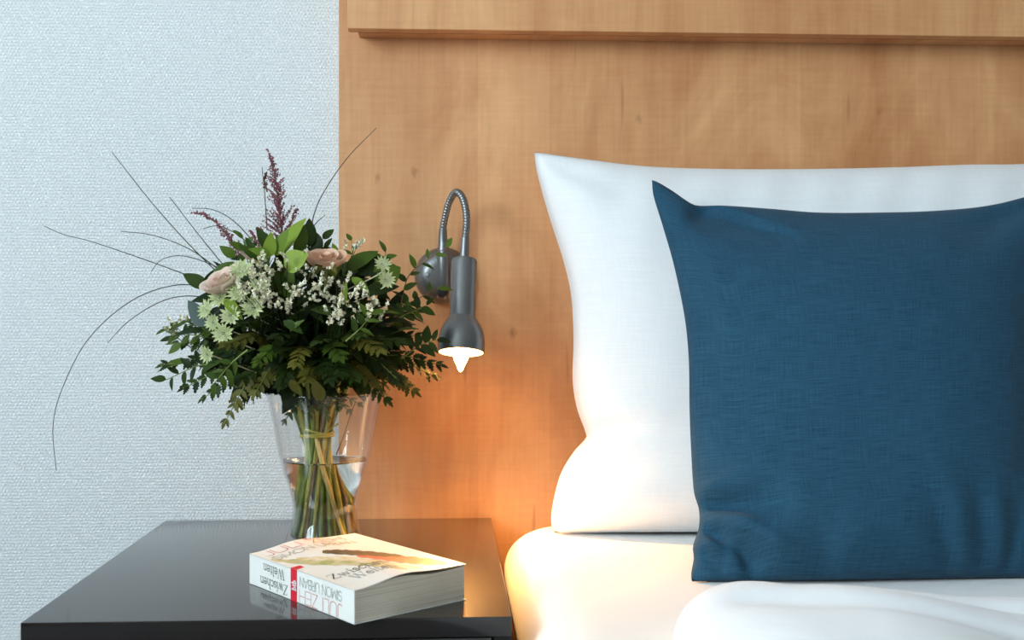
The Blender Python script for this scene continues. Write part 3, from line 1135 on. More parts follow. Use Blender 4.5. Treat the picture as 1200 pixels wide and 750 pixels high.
def paint(name, cols, scale=60):
    m = NT(name)
    f = m.noise(m.coords('Object', (1, 1, 1), (0, 0, 0.6)), scale, 4, 0.6, 0.6)
    m.set(Base_Color=m.ramp(f, [(0.3 + 0.4 * i / max(1, len(cols) - 1), c) for i, c in enumerate(cols)]), Roughness=0.4)
    return m.m


p_green = paint('green_wash', [(0.36, 0.36, 0.12), (0.58, 0.52, 0.25), (0.70, 0.62, 0.42)])
p_ochre = paint('ochre_wash', [(0.60, 0.44, 0.16), (0.76, 0.66, 0.45), (0.80, 0.74, 0.58)])
p_black = paint('dark_brown_wash', [(0.03, 0.03, 0.02), (0.12, 0.07, 0.03), (0.22, 0.15, 0.05)])
p_red = paint('coral_wash', [(0.62, 0.09, 0.05), (0.72, 0.18, 0.10)])


def blob(pts_c, wid, name, mat, lift):
    """a brush-stroke shaped decal along a path of cover coordinates"""
    c = [Vector((x, y, 0)) for x, y in pts_c]
    c = catmull(c, 18)
    lt, rt = [], []
    for i, p in enumerate(c):
        t = (c[min(i + 1, 18)] - c[max(i - 1, 0)]).normalized()
        nrm = Vector((-t.y, t.x, 0))
        w = wid * (0.12 + sin(pi * (0.04 + 0.92 * i / 18)) ** 0.7) * (1 + 0.18 * sin(i * 2.3))
        lt.append(tuple((p + nrm * w)[:2]))
        rt.append(tuple((p - nrm * w)[:2]))
    cl = lambda q: (min(0.985, max(0.012, q[0])), min(0.985, max(0.012, q[1])))
    decal(name, ([cl(q) for q in lt], [cl(q) for q in rt]), cov, fc, mat, lift)


blob([(0.02, 0.80), (0.18, 0.57), (0.36, 0.34), (0.52, 0.06)], 0.050, 'green_brush_stroke', p_green, 0.00012)
blob([(0.16, 0.70), (0.34, 0.48), (0.50, 0.26), (0.64, 0.05)], 0.045, 'ochre_brush_stroke', p_ochre, 0.00016)
blob([(0.48, 0.46), (0.62, 0.37), (0.74, 0.25), (0.90, 0.07)], 0.095, 'coral_brush_stroke', p_red, 0.00020)
blob([(0.36, 0.66), (0.48, 0.56), (0.62, 0.48), (0.78, 0.35)], 0.070, 'dark_brush_stroke', p_black, 0.00026)

# ------------------------------------------------------------------ vase and water
VY = 1.430
vc = W(380.5, 500, VY)
VC = Vector((vc.x, VY, ZS))
vo = [(0.0001, 0.0004), (0.0445, 0.0004), (0.0470, 0.0025), (0.0452, 0.009), (0.0412, 0.020), (0.0384, 0.032), (0.0374, 0.046), (0.0392, 0.058), (0.0430, 0.071), (0.0474, 0.084),
      (0.0520, 0.101), (0.0562, 0.121), (0.0602, 0.143), (0.0638, 0.161), (0.0666, 0.1735), (0.0684, 0.1770), (0.0690, 0.1790), (0.0684, 0.1808), (0.0672, 0.1812)]
vi = [(0.0660, 0.1800), (0.0656, 0.1780), (0.0645, 0.173), (0.0614, 0.160), (0.0578, 0.142), (0.0540, 0.121), (0.0498, 0.101), (0.0452, 0.084), (0.0408, 0.071), (0.0371, 0.058), (0.0354, 0.046),
      (0.0363, 0.032), (0.0388, 0.021), (0.0405, 0.0125), (0.0385, 0.0100), (0.0001, 0.0095)]
vase = MB().lathe(vo + vi, VC, n=64).build('glass_vase', M['glass'], None, origin=VC, smooth=60)
tag(vase, 'clear flared glass vase half filled with water on the bedside table', 'vase')
wi = [(0.0001, 0.0099), (0.0380, 0.0104), (0.0399, 0.0128), (0.0383, 0.021), (0.0358, 0.032), (0.0349, 0.046), (0.0366, 0.058), (0.0403, 0.071), (0.0447, 0.084), (0.0488, 0.099), (0.0492, 0.1012),
      (0.0478, 0.1000), (0.0440, 0.0996), (0.0001, 0.0996)]
water = MB().lathe(wi, VC, n=64).build('water', M['water'], None, origin=VC, smooth=50)
tag(water, 'clear water in the glass vase around the flower stems', 'water', kind='stuff')

# ------------------------------------------------------------------ bouquet
R = random.Random(11)
BQ = empty('flower_bouquet', VC + Vector((0, 0, 0.0105)))
tag(BQ, 'loose hand-tied bouquet of roses, ferns, astilbe and small white flowers', 'bouquet')
BIND = W(371.5, 508, VY)                # where the band holds the stems
BX, BY, BZ = BIND


def place(name, me, parent, loc, mat3, size):
    """an object with shared mesh data at a world location under an unrotated parent"""
    o = link_mesh(name, me, parent)
    o.matrix_parent_inverse = Matrix.Identity(4)
    o.matrix_basis = Matrix.Translation(Vector(loc) - wloc(parent)) @ mat3.to_4x4() @ Matrix.Diagonal((size, size, size, 1))
    return o


def basis(d, nrm):
    """matrix whose x axis runs along d and whose z axis is close to nrm"""
    d = Vector(d).normalized()
    n_ = Vector(nrm)
    n_ = n_ - d * n_.dot(d)
    n_ = n_.normalized() if n_.length > 1e-6 else d.orthogonal().normalized()
    b = n_.cross(d)
    return Matrix((d, b, n_)).transposed()


def leaf_mesh(name, mat, wid=0.42, curl=0.25, fold=0.18, n=6, tip=1.0, wave=0.0):
    """unit leaf along +x, face up"""
    mb = MB()
    for i in range(n + 1):
        t = i / n
        w = wid * 0.5 * (sin(pi * t ** (0.80 * tip)) ** 0.85 if 0 < t < 1 else 0.0) + 0.004
        zc = -curl * t * t + 0.25 * curl * t
        mb.v.append(Vector((t, w, zc + fold * w + wave * sin(9 * t))))
        mb.v.append(Vector((t, 0, zc)))
        mb.v.append(Vector((t, -w, zc + fold * w - wave * sin(9 * t + 1))))
    for i in range(n):
        a = 3 * i
        mb.f += [(a, a + 1, a + 4, a + 3), (a + 1, a + 2, a + 5, a + 4)]
    me = mb.mesh(name, mat, smooth=60)
    return me


def leaflet_mesh(name, mat, lobes=5, wid=0.40, curl=0.2):
    """unit fern leaflet with a toothed outline"""
    mb = MB()
    n = lobes * 2
    for i in range(n + 1):
        t = i / n
        env = wid * 0.5 * (sin(pi * (0.10 + 0.90 * t ** 0.8)) ** 0.8) if i < n else 0.0
        w = env * (1.0 if i % 2 else 0.58) + 0.012
        sh = 0.055 if i % 2 else 0.0
        z = -curl * t * t
        mb.v += [Vector((t + sh * (i < n), w, z + 0.03)), Vector((t, 0, z)), Vector((t + sh * (i < n), -w, z + 0.03))]
    for i in range(n):
        a = 3 * i
        mb.f += [(a, a + 1, a + 4, a + 3), (a + 1, a + 2, a + 5, a + 4)]
    return mb.mesh(name, mat, smooth=70)


# ---- stems: they cross at the band and splay towards the foot and the head
stem_heads = []


def stem_pts(foot, mid_off, head, nseg=14):
    return catmull([VC + Vector((foot[0], foot[1], 0.0125)), Vector((VC.x + foot[0] * 0.74 , VC.y + foot[1] * 0.74, ZS + .048)),
                    BIND + Vector((mid_off[0], mid_off[1], 0)), Vector(head)], nseg)


NS = 44
for i in range(NS):
    a = 2 * pi * (i * 0.381966) + 0.3
    rr = 0.0355 * sqrt((i + 0.8) / NS)
    foot = (rr * cos(a), rr * sin(a))
    a2 = a + 1.0
    r2 = 0.0172 * sqrt((i + 0.5) / NS)
    hr = 0.055 * sqrt((i + 0.5) / NS)
    head = (BX + hr * cos(a2), BY + hr * sin(a2), BZ + 0.085)
    mat = [M['stem'], M['stem_olive'], M['stem'], M['stem_brown'], M['stem'], M['stem_olive']][i % 6]
    rad = [0.0030, 0.0024, 0.0034, 0.0019, 0.0027, 0.0031][(i * 5) % 6]
    MB().tube(stem_pts(foot, (r2 * cos(a2), r2 * sin(a2)), head), rad, 8).build('stem', mat, BQ, smooth=60)
# one pale stem with bare bark at the front
MB().tube(catmull([W(402, 628, VY - 0.030), W(389, 585, VY - 0.026), W(378, 545, VY - 0.020), BIND + Vector((0.0, -0.016, 0))], 10), 0.0026, 8).build('stem', M['stem_pale'], BQ, smooth=60)
tw = MB()
tw.tube(catmull([W(394, 533, VY - .02), W(403, 510, VY - .02), W(411, 485, VY - .02), W(417, 470, VY - .015)], 8), 0.0009, 6)
tw.build('twig', M['stem_brown'], BQ, smooth=60)
bd = MB()
for q, (dz, tl) in enumerate(((0.0, 0.10), (0.0035, -0.28), (-0.0025, 0.02))):
    pts = []
    for k in range(33):
        a = 2 * pi * k / 32
        pts.append(BIND + Vector((0.0198 * cos(a), 0.0198 * sin(a), dz + tl * 0.0198 * cos(a))))
    bd.tube(pts, 0.0014, 6, caps=False)
bd.tube(catmull([BIND + Vector((0.012, -0.015, 0.002)), BIND + Vector((0.019, -0.014, 0.008)), BIND + Vector((0.026, -0.010, 0.012))], 6), 0.0010, 6)
bd.build('binding_band', M['band'], BQ, smooth=60)

# ---- fern fronds
LFT = {}
for key, mk in (('dark', 'leaf_dark'), ('mid', 'leaf_mid'), ('olive', 'leaf_olive')):
    LFT[key] = [leaflet_mesh('fern_leaflet', M[mk], 5, 0.56, 0.22), leaflet_mesh('fern_leaflet', M[mk], 4, 0.66, 0.35)]


def frond(tip, start, sag, key, size=0.021, pairs=7, joined=False, facing=None):
    tip, start = Vector(tip), Vector(start)
    mid = start.lerp(tip, 0.5) + Vector((0, 0, sag))
    crv = catmull([start, mid, tip], 40)
    rach = MB()
    rach.tube(crv[::2], [0.0011 * (1 - 0.7 * i / 20) + 0.0002 for i in range(21)], 5)
    items = []
    m = pairs
    outw = (tip - start).normalized()
    fac = Vector(facing) if facing else (Vector((0, -0.7, 0.75)) + outw * 0.1)
    for k in range(m):
        t = 0.28 + 0.68 * k / (m - 1)
        p = crv[int(t * 40)]
        d = (crv[min(40, int(t * 40) + 2)] - crv[max(0, int(t * 40) - 2)]).normalized()
        sdn = fac - d * fac.dot(d)
        sdn.normalize()
        side = sdn.cross(d)
        for sg in (-1, 1):
            ang = radians(R.uniform(48, 66)) * (1 - 0.25 * k / m)
            dr = d * cos(ang) + side * sg * sin(ang) + sdn * R.uniform(-0.2, 0.2)
            items.append((p, basis(dr, sdn + side * R.uniform(-0.35, 0.35)), 1.22 * size * (1.05 - 0.55 * k / (m - 1)) * R.uniform(0.85, 1.15)))
    d = (crv[40] - crv[36]).normalized()
    items.append((crv[39], basis(d, fac), size * 0.6))
    if joined:
        for p, mt3, s in items:
            me = LFT[key][R.random() < 0.4]
            rach.add([p + mt3 @ (v.co * s) for v in me.vertices], [tuple(f.vertices) for f in me.polygons])
        return rach.build('fern_frond', M['leaf_' + key], BQ, origin=start, smooth=70)
    fo = rach.build('fern_frond', M['stem'], BQ, origin=start, smooth=70)
    for p, mt3, s in items:
        place('leaflet', LFT[key][R.random() < 0.4], fo, p, mt3, s)
    return fo


S0 = lambda dx, dy, dz=0.06: (BX + dx, BY + dy, BZ + dz)
outer = [  # tip u, v, y, start, sag, kind, size, pairs
    (188, 428, 1.40, (-.02, -.01), 0.020, 'dark', .021, 8), (200, 402, 1.42, (-.02, 0), 0.022, 'mid', .020, 7),
    (214, 455, 1.37, (-.02, -.02), 0.024, 'dark', .021, 7), (262, 497, 1.37, (-.02, -.02), 0.045, 'olive', .018, 8),
    (236, 468, 1.42, (-.02, -.01), 0.028, 'dark', .019, 7), (206, 378, 1.46, (-.02, 0.01), 0.02, 'dark', .019, 6),
    (298, 462, 1.33, (-.01, -.03), 0.035, 'olive', .020, 7), (518, 428, 1.42, (.02, -.01), 0.022, 'dark', .023, 8),
    (503, 394, 1.42, (.02, 0), 0.024, 'dark', .021, 7), (488, 460, 1.41, (.02, -.01), 0.026, 'olive', .021, 8),
    (468, 446, 1.36, (.02, -.02), 0.03, 'dark', .021, 7), (512, 441, 1.46, (.02, 0.01), 0.024, 'dark', .022, 7),
    (495, 362, 1.45, (.02, 0), 0.02, 'mid', .019, 6), (262, 404, 1.31, (-.01, -.02), 0.03, 'olive', .022, 7),
    (300, 425, 1.295, (-.01, -.03), 0.03, 'mid', .021, 7), (345, 428, 1.285, (0, -.03), 0.03, 'olive', .021, 7),
    (400, 420, 1.29, (0, -.03), 0.03, 'mid', .022, 7), (448, 412, 1.31, (.01, -.03), 0.03, 'olive', .022, 7),
]
nfr = 0
for u, v, y, st, sag, key, sz, pr_ in outer:
    nfr += 1
    frond(W(u, v, y), S0(st[0], st[1]), sag, key, sz * 0.86, pr_ + 3, joined=nfr > 13)
inner = [(328, 452, 1.30, 'dark'), (357, 448, 1.29, 'olive'), (388, 447, 1.29, 'dark'), (418, 444, 1.31, 'dark'), (440, 450, 1.35, 'olive'), (275, 448, 1.33, 'dark'),
         (250, 430, 1.34, 'dark'), (455, 470, 1.40, 'dark'), (470, 400, 1.36, 'dark'), (240, 390, 1.38, 'mid'), (375, 400, 1.27, 'dark'), (320, 395, 1.28, 'dark'),
         (425, 392, 1.30, 'dark'), (280, 380, 1.32, 'dark'), (480, 425, 1.50, 'dark'), (225, 430, 1.50, 'dark'), (350, 446, 1.33, 'olive'), (306, 452, 1.40, 'dark'),
         (285, 470, 1.45, 'dark'), (452, 452, 1.45, 'dark'), (400, 440, 1.30, 'dark')]
for u, v, y, key in inner:
    frond(W(u, v, y), S0(R.uniform(-.02, .02), -.02, R.uniform(.03, .07)), 0.03, key, 0.019, 10, joined=True)
# sprays pressed against the inside of the glass
for u, v, y, key in ((333, 494, 1.405, 'dark'), (345, 480, 1.385, 'dark'), (409, 482, 1.40, 'olive'), (362, 488, 1.390, 'olive'), (384, 490, 1.392, 'mid'), (395, 478, 1.385, 'dark'), (422, 474, 1.41, 'olive')):
    frond(W(u, v, y), (BX + R.uniform(-.008, .008), BY - .012, BZ + .055), 0.004, key, 0.011, 5, joined=True)

# ---- broad leaves filling the body of the bouquet
LF = {k: [leaf_mesh('leaf', M['leaf_' + k], 0.40, 0.30, 0.22), leaf_mesh('leaf', M['leaf_' + k], 0.52, 0.18, 0.12, 6, 0.9, 0.012), leaf_mesh('leaf', M['leaf_' + k], 0.32, 0.42, 0.3)]
      for k in ('dark', 'mid', 'bright', 'olive', 'grey')}
ROUND = {k: leaf_mesh('leaf', M['leaf_' + k], 0.86, 0.12, 0.10, 8, 0.85) for k in ('dark', 'mid', 'bright', 'grey')}
CEN = W(352, 392, 1.425)
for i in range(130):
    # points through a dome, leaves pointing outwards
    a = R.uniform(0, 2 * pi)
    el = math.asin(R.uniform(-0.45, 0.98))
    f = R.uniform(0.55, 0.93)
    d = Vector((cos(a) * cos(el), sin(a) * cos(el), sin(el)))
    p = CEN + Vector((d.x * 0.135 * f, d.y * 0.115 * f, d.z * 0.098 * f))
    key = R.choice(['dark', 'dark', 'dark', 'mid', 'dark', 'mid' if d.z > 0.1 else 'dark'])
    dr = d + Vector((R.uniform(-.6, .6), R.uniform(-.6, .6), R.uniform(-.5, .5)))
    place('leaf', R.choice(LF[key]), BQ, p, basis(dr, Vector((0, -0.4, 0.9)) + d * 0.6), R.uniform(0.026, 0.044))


# the dense dark greenery deep inside the bouquet, too tangled to tell apart
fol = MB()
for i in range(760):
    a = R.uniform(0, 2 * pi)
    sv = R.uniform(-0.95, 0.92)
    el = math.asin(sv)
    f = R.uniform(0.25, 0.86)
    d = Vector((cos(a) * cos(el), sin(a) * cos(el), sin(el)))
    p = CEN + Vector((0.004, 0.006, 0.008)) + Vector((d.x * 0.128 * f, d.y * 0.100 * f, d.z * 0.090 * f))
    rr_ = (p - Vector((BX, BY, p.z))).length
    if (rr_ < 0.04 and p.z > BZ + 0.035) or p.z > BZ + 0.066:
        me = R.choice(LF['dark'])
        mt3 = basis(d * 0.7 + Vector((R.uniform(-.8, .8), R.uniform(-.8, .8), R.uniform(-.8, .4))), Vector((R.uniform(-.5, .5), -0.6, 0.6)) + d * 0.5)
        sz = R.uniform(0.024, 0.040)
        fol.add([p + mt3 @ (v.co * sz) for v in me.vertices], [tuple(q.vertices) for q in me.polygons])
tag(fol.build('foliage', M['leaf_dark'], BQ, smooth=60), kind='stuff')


def leaf_at(u, v, y, u2, v2, y2, key, kind=None, nrm=(0, -0.8, 0.5), scale=1.0):
    p, q = W(u, v, y), W(u2, v2, y2)
    me = ROUND[key] if kind == 'round' else LF[key][kind or 0]
    return place('leaf', me, BQ, p, basis(q - p, Vector(nrm)), (q - p).length * scale)


# leaves that can be picked out one by one in the photograph
leaf_at(333, 312, 1.325, 360, 297, 1.315, 'bright', 'round', (0, -1, 0.35))
leaf_at(330, 300, 1.36, 352, 250, 1.37, 'bright', 0, (-0.5, -0.8, 0.2))
leaf_at(322, 300, 1.35, 335, 268, 1.34, 'bright', 1, (-0.3, -0.8, 0.4))
leaf_at(315, 302, 1.345, 318, 272, 1.34, 'bright', 1, (0.3, -0.9, 0.3))
leaf_at(345, 300, 1.36, 362, 262, 1.37, 'mid', 0, (0.6, -0.8, 0.1))
leaf_at(316, 296, 1.36, 302, 264, 1.36, 'dark', 0, (0.2, -0.9, 0.4))
leaf_at(300, 300, 1.36, 288, 276, 1.36, 'mid', 2)
leaf_at(318, 300, 1.33, 292, 290, 1.32, 'bright', 1, (0, -0.8, 0.6))
leaf_at(303, 305, 1.35, 282, 285, 1.34, 'mid', 0)
leaf_at(362, 290, 1.40, 365, 253, 1.41, 'dark', 0, (0.4, -0.9, 0.1))
leaf_at(375, 295, 1.40, 364, 268, 1.41, 'dark', 1, (-0.2, -1, 0.2))
leaf_at(380, 292, 1.41, 388, 278, 1.41, 'mid', 0)
leaf_at(395, 300, 1.38, 390, 285, 1.375, 'bright', 1, (0, -0.7, 0.6))
leaf_at(405, 318, 1.37, 442, 289, 1.38, 'mid', 0, (0.1, -0.8, 0.6))
leaf_at(420, 322, 1.37, 458, 298, 1.39, 'dark', 1, (0.1, -0.8, 0.6))
leaf_at(440, 330, 1.37, 470, 312, 1.38, 'mid', 'round', (0, -1, 0.2))
leaf_at(425, 345, 1.36, 468, 330, 1.37, 'dark', 0)
leaf_at(412, 325, 1.345, 433, 341, 1.335, 'bright', 0, (0, -0.8, 0.6))
leaf_at(405, 330, 1.345, 402, 356, 1.335, 'bright', 2, (-0.4, -0.9, 0.2))
leaf_at(385, 330, 1.35, 400, 303, 1.345, 'bright', 2, (0.2, -0.9, 0.2))
leaf_at(242, 337, 1.37, 214, 319, 1.37, 'dark', 1, (-0.1, -0.9, 0.5))
leaf_at(239, 336, 1.37, 250, 317, 1.365, 'dark', 0, (0.3, -0.9, 0.2))
leaf_at(250, 322, 1.37, 274, 304, 1.365, 'mid', 0, (0, -0.8, 0.6))
leaf_at(276, 302, 1.38, 257, 287, 1.38, 'mid', 1, (-0.1, -0.9, 0.5))
leaf_at(243, 382, 1.36, 217, 352, 1.37, 'grey', 1, (-0.5, -0.9, 0.1), 1.0)
leaf_at(262, 350, 1.335, 284, 371, 1.325, 'bright', 0, (0.2, -0.9, 0.4))
leaf_at(340, 388, 1.30, 352, 374, 1.29, 'mid', 2)
leaf_at(332, 376, 1.30, 354, 388, 1.29, 'mid', 0, (0.1, -0.9, 0.4))
leaf_at(378, 470, 1.33, 366, 444, 1.325, 'olive', 1, (0, -1, 0.1))
leaf_at(340, 445, 1.30, 350, 462, 1.30, 'olive', 1, (0.1, -0.9, 0.4))
leaf_at(205, 390, 1.42, 190, 382, 1.42, 'mid', 1); leaf_at(204, 396, 1.42, 186, 398, 1.42, 'dark', 0)
leaf_at(213, 402, 1.41, 196, 414, 1.41, 'mid', 1); leaf_at(222, 424, 1.40, 181, 427, 1.40, 'mid', 2, (0, -0.6, 0.8))

# ---- leafy sprigs
def sprig(pts, key, n, size, mat='stem', k0=0.35, rad=0.0009):
    crv = catmull([W(*p) for p in pts], 30)
    sp_ = MB().tube(crv, [rad * (1.2 - 0.7 * i / 30) for i in range(31)], 6).build('leaf_sprig', M[mat], BQ, origin=crv[0], smooth=60)
    for k in range(n):
        t = k0 + (1 - k0) * k / (n - 1)
        i = min(30, int(t * 30))
        d = (crv[min(30, i + 1)] - crv[max(0, i - 2)]).normalized()
        sd = d.cross(Vector((0, -1, 0.3))).normalized()
        sg = 1 if k % 2 else -1
        dr = d * (0.55 if k < n - 1 else 1.5) + sd * sg * 0.9 + Vector((0, R.uniform(-.5, .1), R.uniform(-.2, .3)))
        place('leaf', R.choice(LF[key]), sp_, crv[i], basis(dr, Vector((R.uniform(-.4, .4), -0.8, 0.6))), size * R.uniform(0.75, 1.15))
    return sp_


sprig([(440, 400, 1.40), (465, 370, 1.42), (478, 325, 1.44), (500, 305, 1.45), (523, 290, 1.455)], 'mid', 9, 0.017, 'stem_brown', 0.45)
sprig([(445, 395, 1.40), (470, 362, 1.42), (490, 350, 1.44), (512, 338, 1.45)], 'mid', 8, 0.018, 'stem_brown', 0.35)
sprig([(455, 380, 1.40), (480, 366, 1.42), (500, 358, 1.43)], 'mid', 7, 0.019)
sprig([(400, 350, 1.38), (412, 315, 1.39), (412, 282, 1.40)], 'mid', 7, 0.014)
sprig([(430, 345, 1.39), (446, 318, 1.40), (452, 296, 1.41)], 'mid', 7, 0.017)
sprig([(270, 400, 1.38), (240, 395, 1.40), (212, 390, 1.42), (195, 386, 1.42)], 'mid', 9, 0.018)
sprig([(265, 430, 1.37), (235, 428, 1.39), (195, 445, 1.40)], 'dark', 8, 0.020)
sprig([(300, 330, 1.37), (290, 305, 1.38), (285, 280, 1.38)], 'mid', 7, 0.018)
sprig([(360, 330, 1.40), (372, 300, 1.41), (378, 280, 1.42)], 'dark', 6, 0.020)
sprig([(470, 420, 1.39), (492, 405, 1.40), (512, 398, 1.40)], 'dark', 8, 0.020)
sprig([(290, 410, 1.31), (272, 425, 1.31), (252, 448, 1.32)], 'mid', 7, 0.020)
sprig([(405, 400, 1.30), (422, 385, 1.30), (436, 368, 1.31)], 'mid', 6, 0.019)

# ---- bear grass
GR = [
    [(131, 178, 1.44), (180, 240, 1.43), (225, 290, 1.42), (262, 326, 1.41)],
    [(199, 231, 1.42), (225, 265, 1.42), (258, 306, 1.41), (280, 330, 1.40)],
    [(52, 265, 1.44), (75, 275, 1.44), (110, 284, 1.43), (180, 308, 1.42), (245, 332, 1.41)],
    [(142, 271, 1.46), (180, 276, 1.45), (222, 292, 1.44), (262, 320, 1.42)],
    [(177, 318, 1.45), (190, 304, 1.45), (215, 300, 1.44), (250, 311, 1.42), (275, 325, 1.41)],
    [(66, 552, 1.40), (62, 500, 1.41), (73, 455, 1.41), (103, 398, 1.41), (150, 355, 1.41), (200, 335, 1.40), (250, 335, 1.40)],
    [(126, 402, 1.43), (150, 377, 1.43), (185, 355, 1.42), (216, 347, 1.41), (255, 350, 1.40)],
    [(441, 150, 1.46), (408, 184, 1.46), (385, 216, 1.45), (370, 245, 1.44), (362, 280, 1.42)],
    [(225, 244, 1.47), (250, 246, 1.46), (275, 260, 1.45), (305, 292, 1.43)],
    [(381, 252, 1.44), (370, 262, 1.44), (360, 278, 1.43)],
    [(238, 268, 1.46), (258, 265, 1.46), (285, 280, 1.44), (300, 300, 1.42)],
    [(307, 196, 1.45), (310, 225, 1.45), (313, 270, 1.44)],
]
for g in GR:
    c = catmull([W(*p) for p in g], 36)
    th_ = [0.00042 + 0.00028 * i / 36 for i in range(37)]
    MB().tube(c, th_, 5).build('grass_blade', M['grass'], BQ, origin=c[-1], smooth=70)

# ---- astilbe plumes
OCT = [Vector(v) for v in ((1, 0, 0), (-1, 0, 0), (0, 1, 0), (0, -1, 0), (0, 0, 1), (0, 0, -1))]
OCF = [(0, 2, 4), (2, 1, 4), (1, 3, 4), (3, 0, 4), (2, 0, 5), (1, 2, 5), (3, 1, 5), (0, 3, 5)]


def plume(pts, wid, n, seed, tipmat='astilbe'):
    rr = random.Random(seed)
    crv = catmull([W(*p) for p in pts], 60)
    st = MB().tube(crv[::3], [0.0011 * (1.1 - 0.8 * i / 20) for i in range(21)], 5)
    fl = MB()

    def bead(p, r):
        ax_ = Vector((rr.uniform(-1, 1), rr.uniform(-1, 1), rr.uniform(-1, 1))).normalized()
        mt = basis(ax_, Vector((rr.uniform(-1, 1), 0.2, 1)))
        fl.add([p + mt @ Vector((v.x * r * 1.5, v.y * r, v.z * r)) for v in OCT], OCF)
    for k in range(n):
        t = k / n
        i = int(8 + 50 * t)
        p = crv[i]
        d = (crv[min(60, i + 2)] - crv[max(0, i - 2)]).normalized()
        a = rr.uniform(0, 2 * pi)
        e1 = d.orthogonal().normalized()
        e2 = d.cross(e1)
        out = e1 * cos(a) + e2 * sin(a)
        L = wid * (1 - t) ** 0.9 * rr.uniform(0.4, 1.15) + 0.0012
        end = p + (out * 0.8 + d * 0.75).normalized() * L
        st.tube([p, p.lerp(end, 0.5) + d * 0.001, end], 0.00025, 4)
        m = max(2, int(L / 0.0014))
        for q in range(m):
            w = (q + 1) / m
            bead(p.lerp(end, w) + Vector((rr.uniform(-1, 1), rr.uniform(-1, 1), rr.uniform(-1, 1))) * 0.0011, rr.uniform(0.0006, 0.0011))
    for q in range(14):
        bead(crv[60 - q] + Vector((rr.uniform(-1, 1), rr.uniform(-1, 1), rr.uniform(-1, 1))) * 0.0012, rr.uniform(0.0009, 0.0015))
    po = st.build('astilbe_plume', M['stem_brown'], BQ, origin=crv[0])
    tag(fl.build('florets', M[tipmat], po), kind='stuff')


plume([(336, 308, 1.42), (331, 275, 1.42), (326, 240, 1.42), (322, 205, 1.42), (314, 175, 1.42)], 0.030, 140, 1)
plume([(332, 300, 1.41), (339, 272, 1.41), (344, 252, 1.41), (349, 244, 1.41)], 0.009, 36, 2)
plume([(318, 300, 1.41), (308, 272, 1.41), (300, 268, 1.41)], 0.008, 26, 8)
plume([(292, 318, 1.40), (276, 290, 1.41), (258, 266, 1.42), (240, 252, 1.42), (225, 249, 1.42)], 0.012, 110, 3)
plume([(312, 312, 1.38), (302, 285, 1.38), (293, 270, 1.38)], 0.007, 30, 4)
plume([(313, 225, 1.45), (310, 212, 1.45), (312, 203, 1.45)], 0.005, 18, 5, 'astilbe_tip')
plume([(352, 300, 1.42), (357, 275, 1.42), (361, 262, 1.42)], 0.007, 28, 6)

# ---- sea lavender
def lavender(cu, cv, y, su, sv, n, seed):
    rr = random.Random(seed)
    base = W(cu + (365 - cu) * 0.35, cv + 60, y + 0.05)
    st, fl = MB(), MB()
    for k in range(max(4, int(n * 0.55))):
        u, v = cu + rr.gauss(0, su), cv + rr.gauss(0, sv)
        yy = y + rr.uniform(-0.014, 0.014) + 0.0006 * abs(v - cv)
        p = W(u, v, yy)
        mid = base.lerp(p, 0.6) + Vector((0, 0, rr.uniform(0, 0.008)))
        st.tube([base, mid, p], [0.0004, 0.0004, 0.0003], 4)
        d0 = Vector((rr.uniform(-0.6, 0.6), -0.4, rr.uniform(0.2, 1.0))).normalized()
        m = rr.randint(3, 6)
        for q in range(m):
            c = p + d0 * (0.0026 * q) + Vector((rr.uniform(-1, 1), rr.uniform(-1, 1), rr.uniform(-1, 1))) * 0.0012
            mt = basis(Vector((rr.uniform(-1, 1), rr.uniform(-1, 1), rr.uniform(-1, 1))), (d0 + Vector((rr.uniform(-.7, .7), -0.4, rr.uniform(-.4, .7)))))
            r = rr.uniform(0.0018, 0.0031)
            vs = [c + mt @ Vector((0, 0, -r * 1.3))]
            for e in range(10):
                a = 2 * pi * e / 10
                q_ = r if e % 2 == 0 else r * 0.55
                vs.append(c + mt @ Vector((q_ * cos(a), q_ * sin(a), 0.25 * r if e % 2 == 0 else 0)))
            fl.add(vs, [(0, 1 + e, 1 + (e + 1) % 10) for e in range(10)])
    so_ = st.build('sea_lavender_sprig', M['leaf_dark'], BQ, origin=base)
    tag(fl.build('florets', M['white_flower'], so_), kind='stuff')


for i, (cu, cv, y, su, sv, n) in enumerate([(318, 322, 1.315, 12, 8, 30), (305, 345, 1.305, 14, 8, 30), (345, 342, 1.31, 9, 9, 16), (290, 330, 1.32, 10, 8, 20), (388, 322, 1.32, 8, 8, 12),
                                             (375, 345, 1.31, 10, 7, 16), (405, 352, 1.31, 9, 7, 20), (420, 370, 1.31, 10, 6, 22), (395, 372, 1.305, 7, 6, 14), (435, 352, 1.325, 8, 7, 12),
                                             (330, 360, 1.305, 9, 6, 12), (205, 388, 1.415, 5, 5, 10), (228, 375, 1.38, 8, 8, 10), (362, 312, 1.32, 7, 6, 8), (415, 292, 1.39, 5, 4, 7)]):
    lavender(cu, cv, y, su, sv, n, 40 + i)

# ---- astrantia
BRACT = leaf_mesh('bract', M['astrantia'], 0.34, -0.12, 0.2, 4)


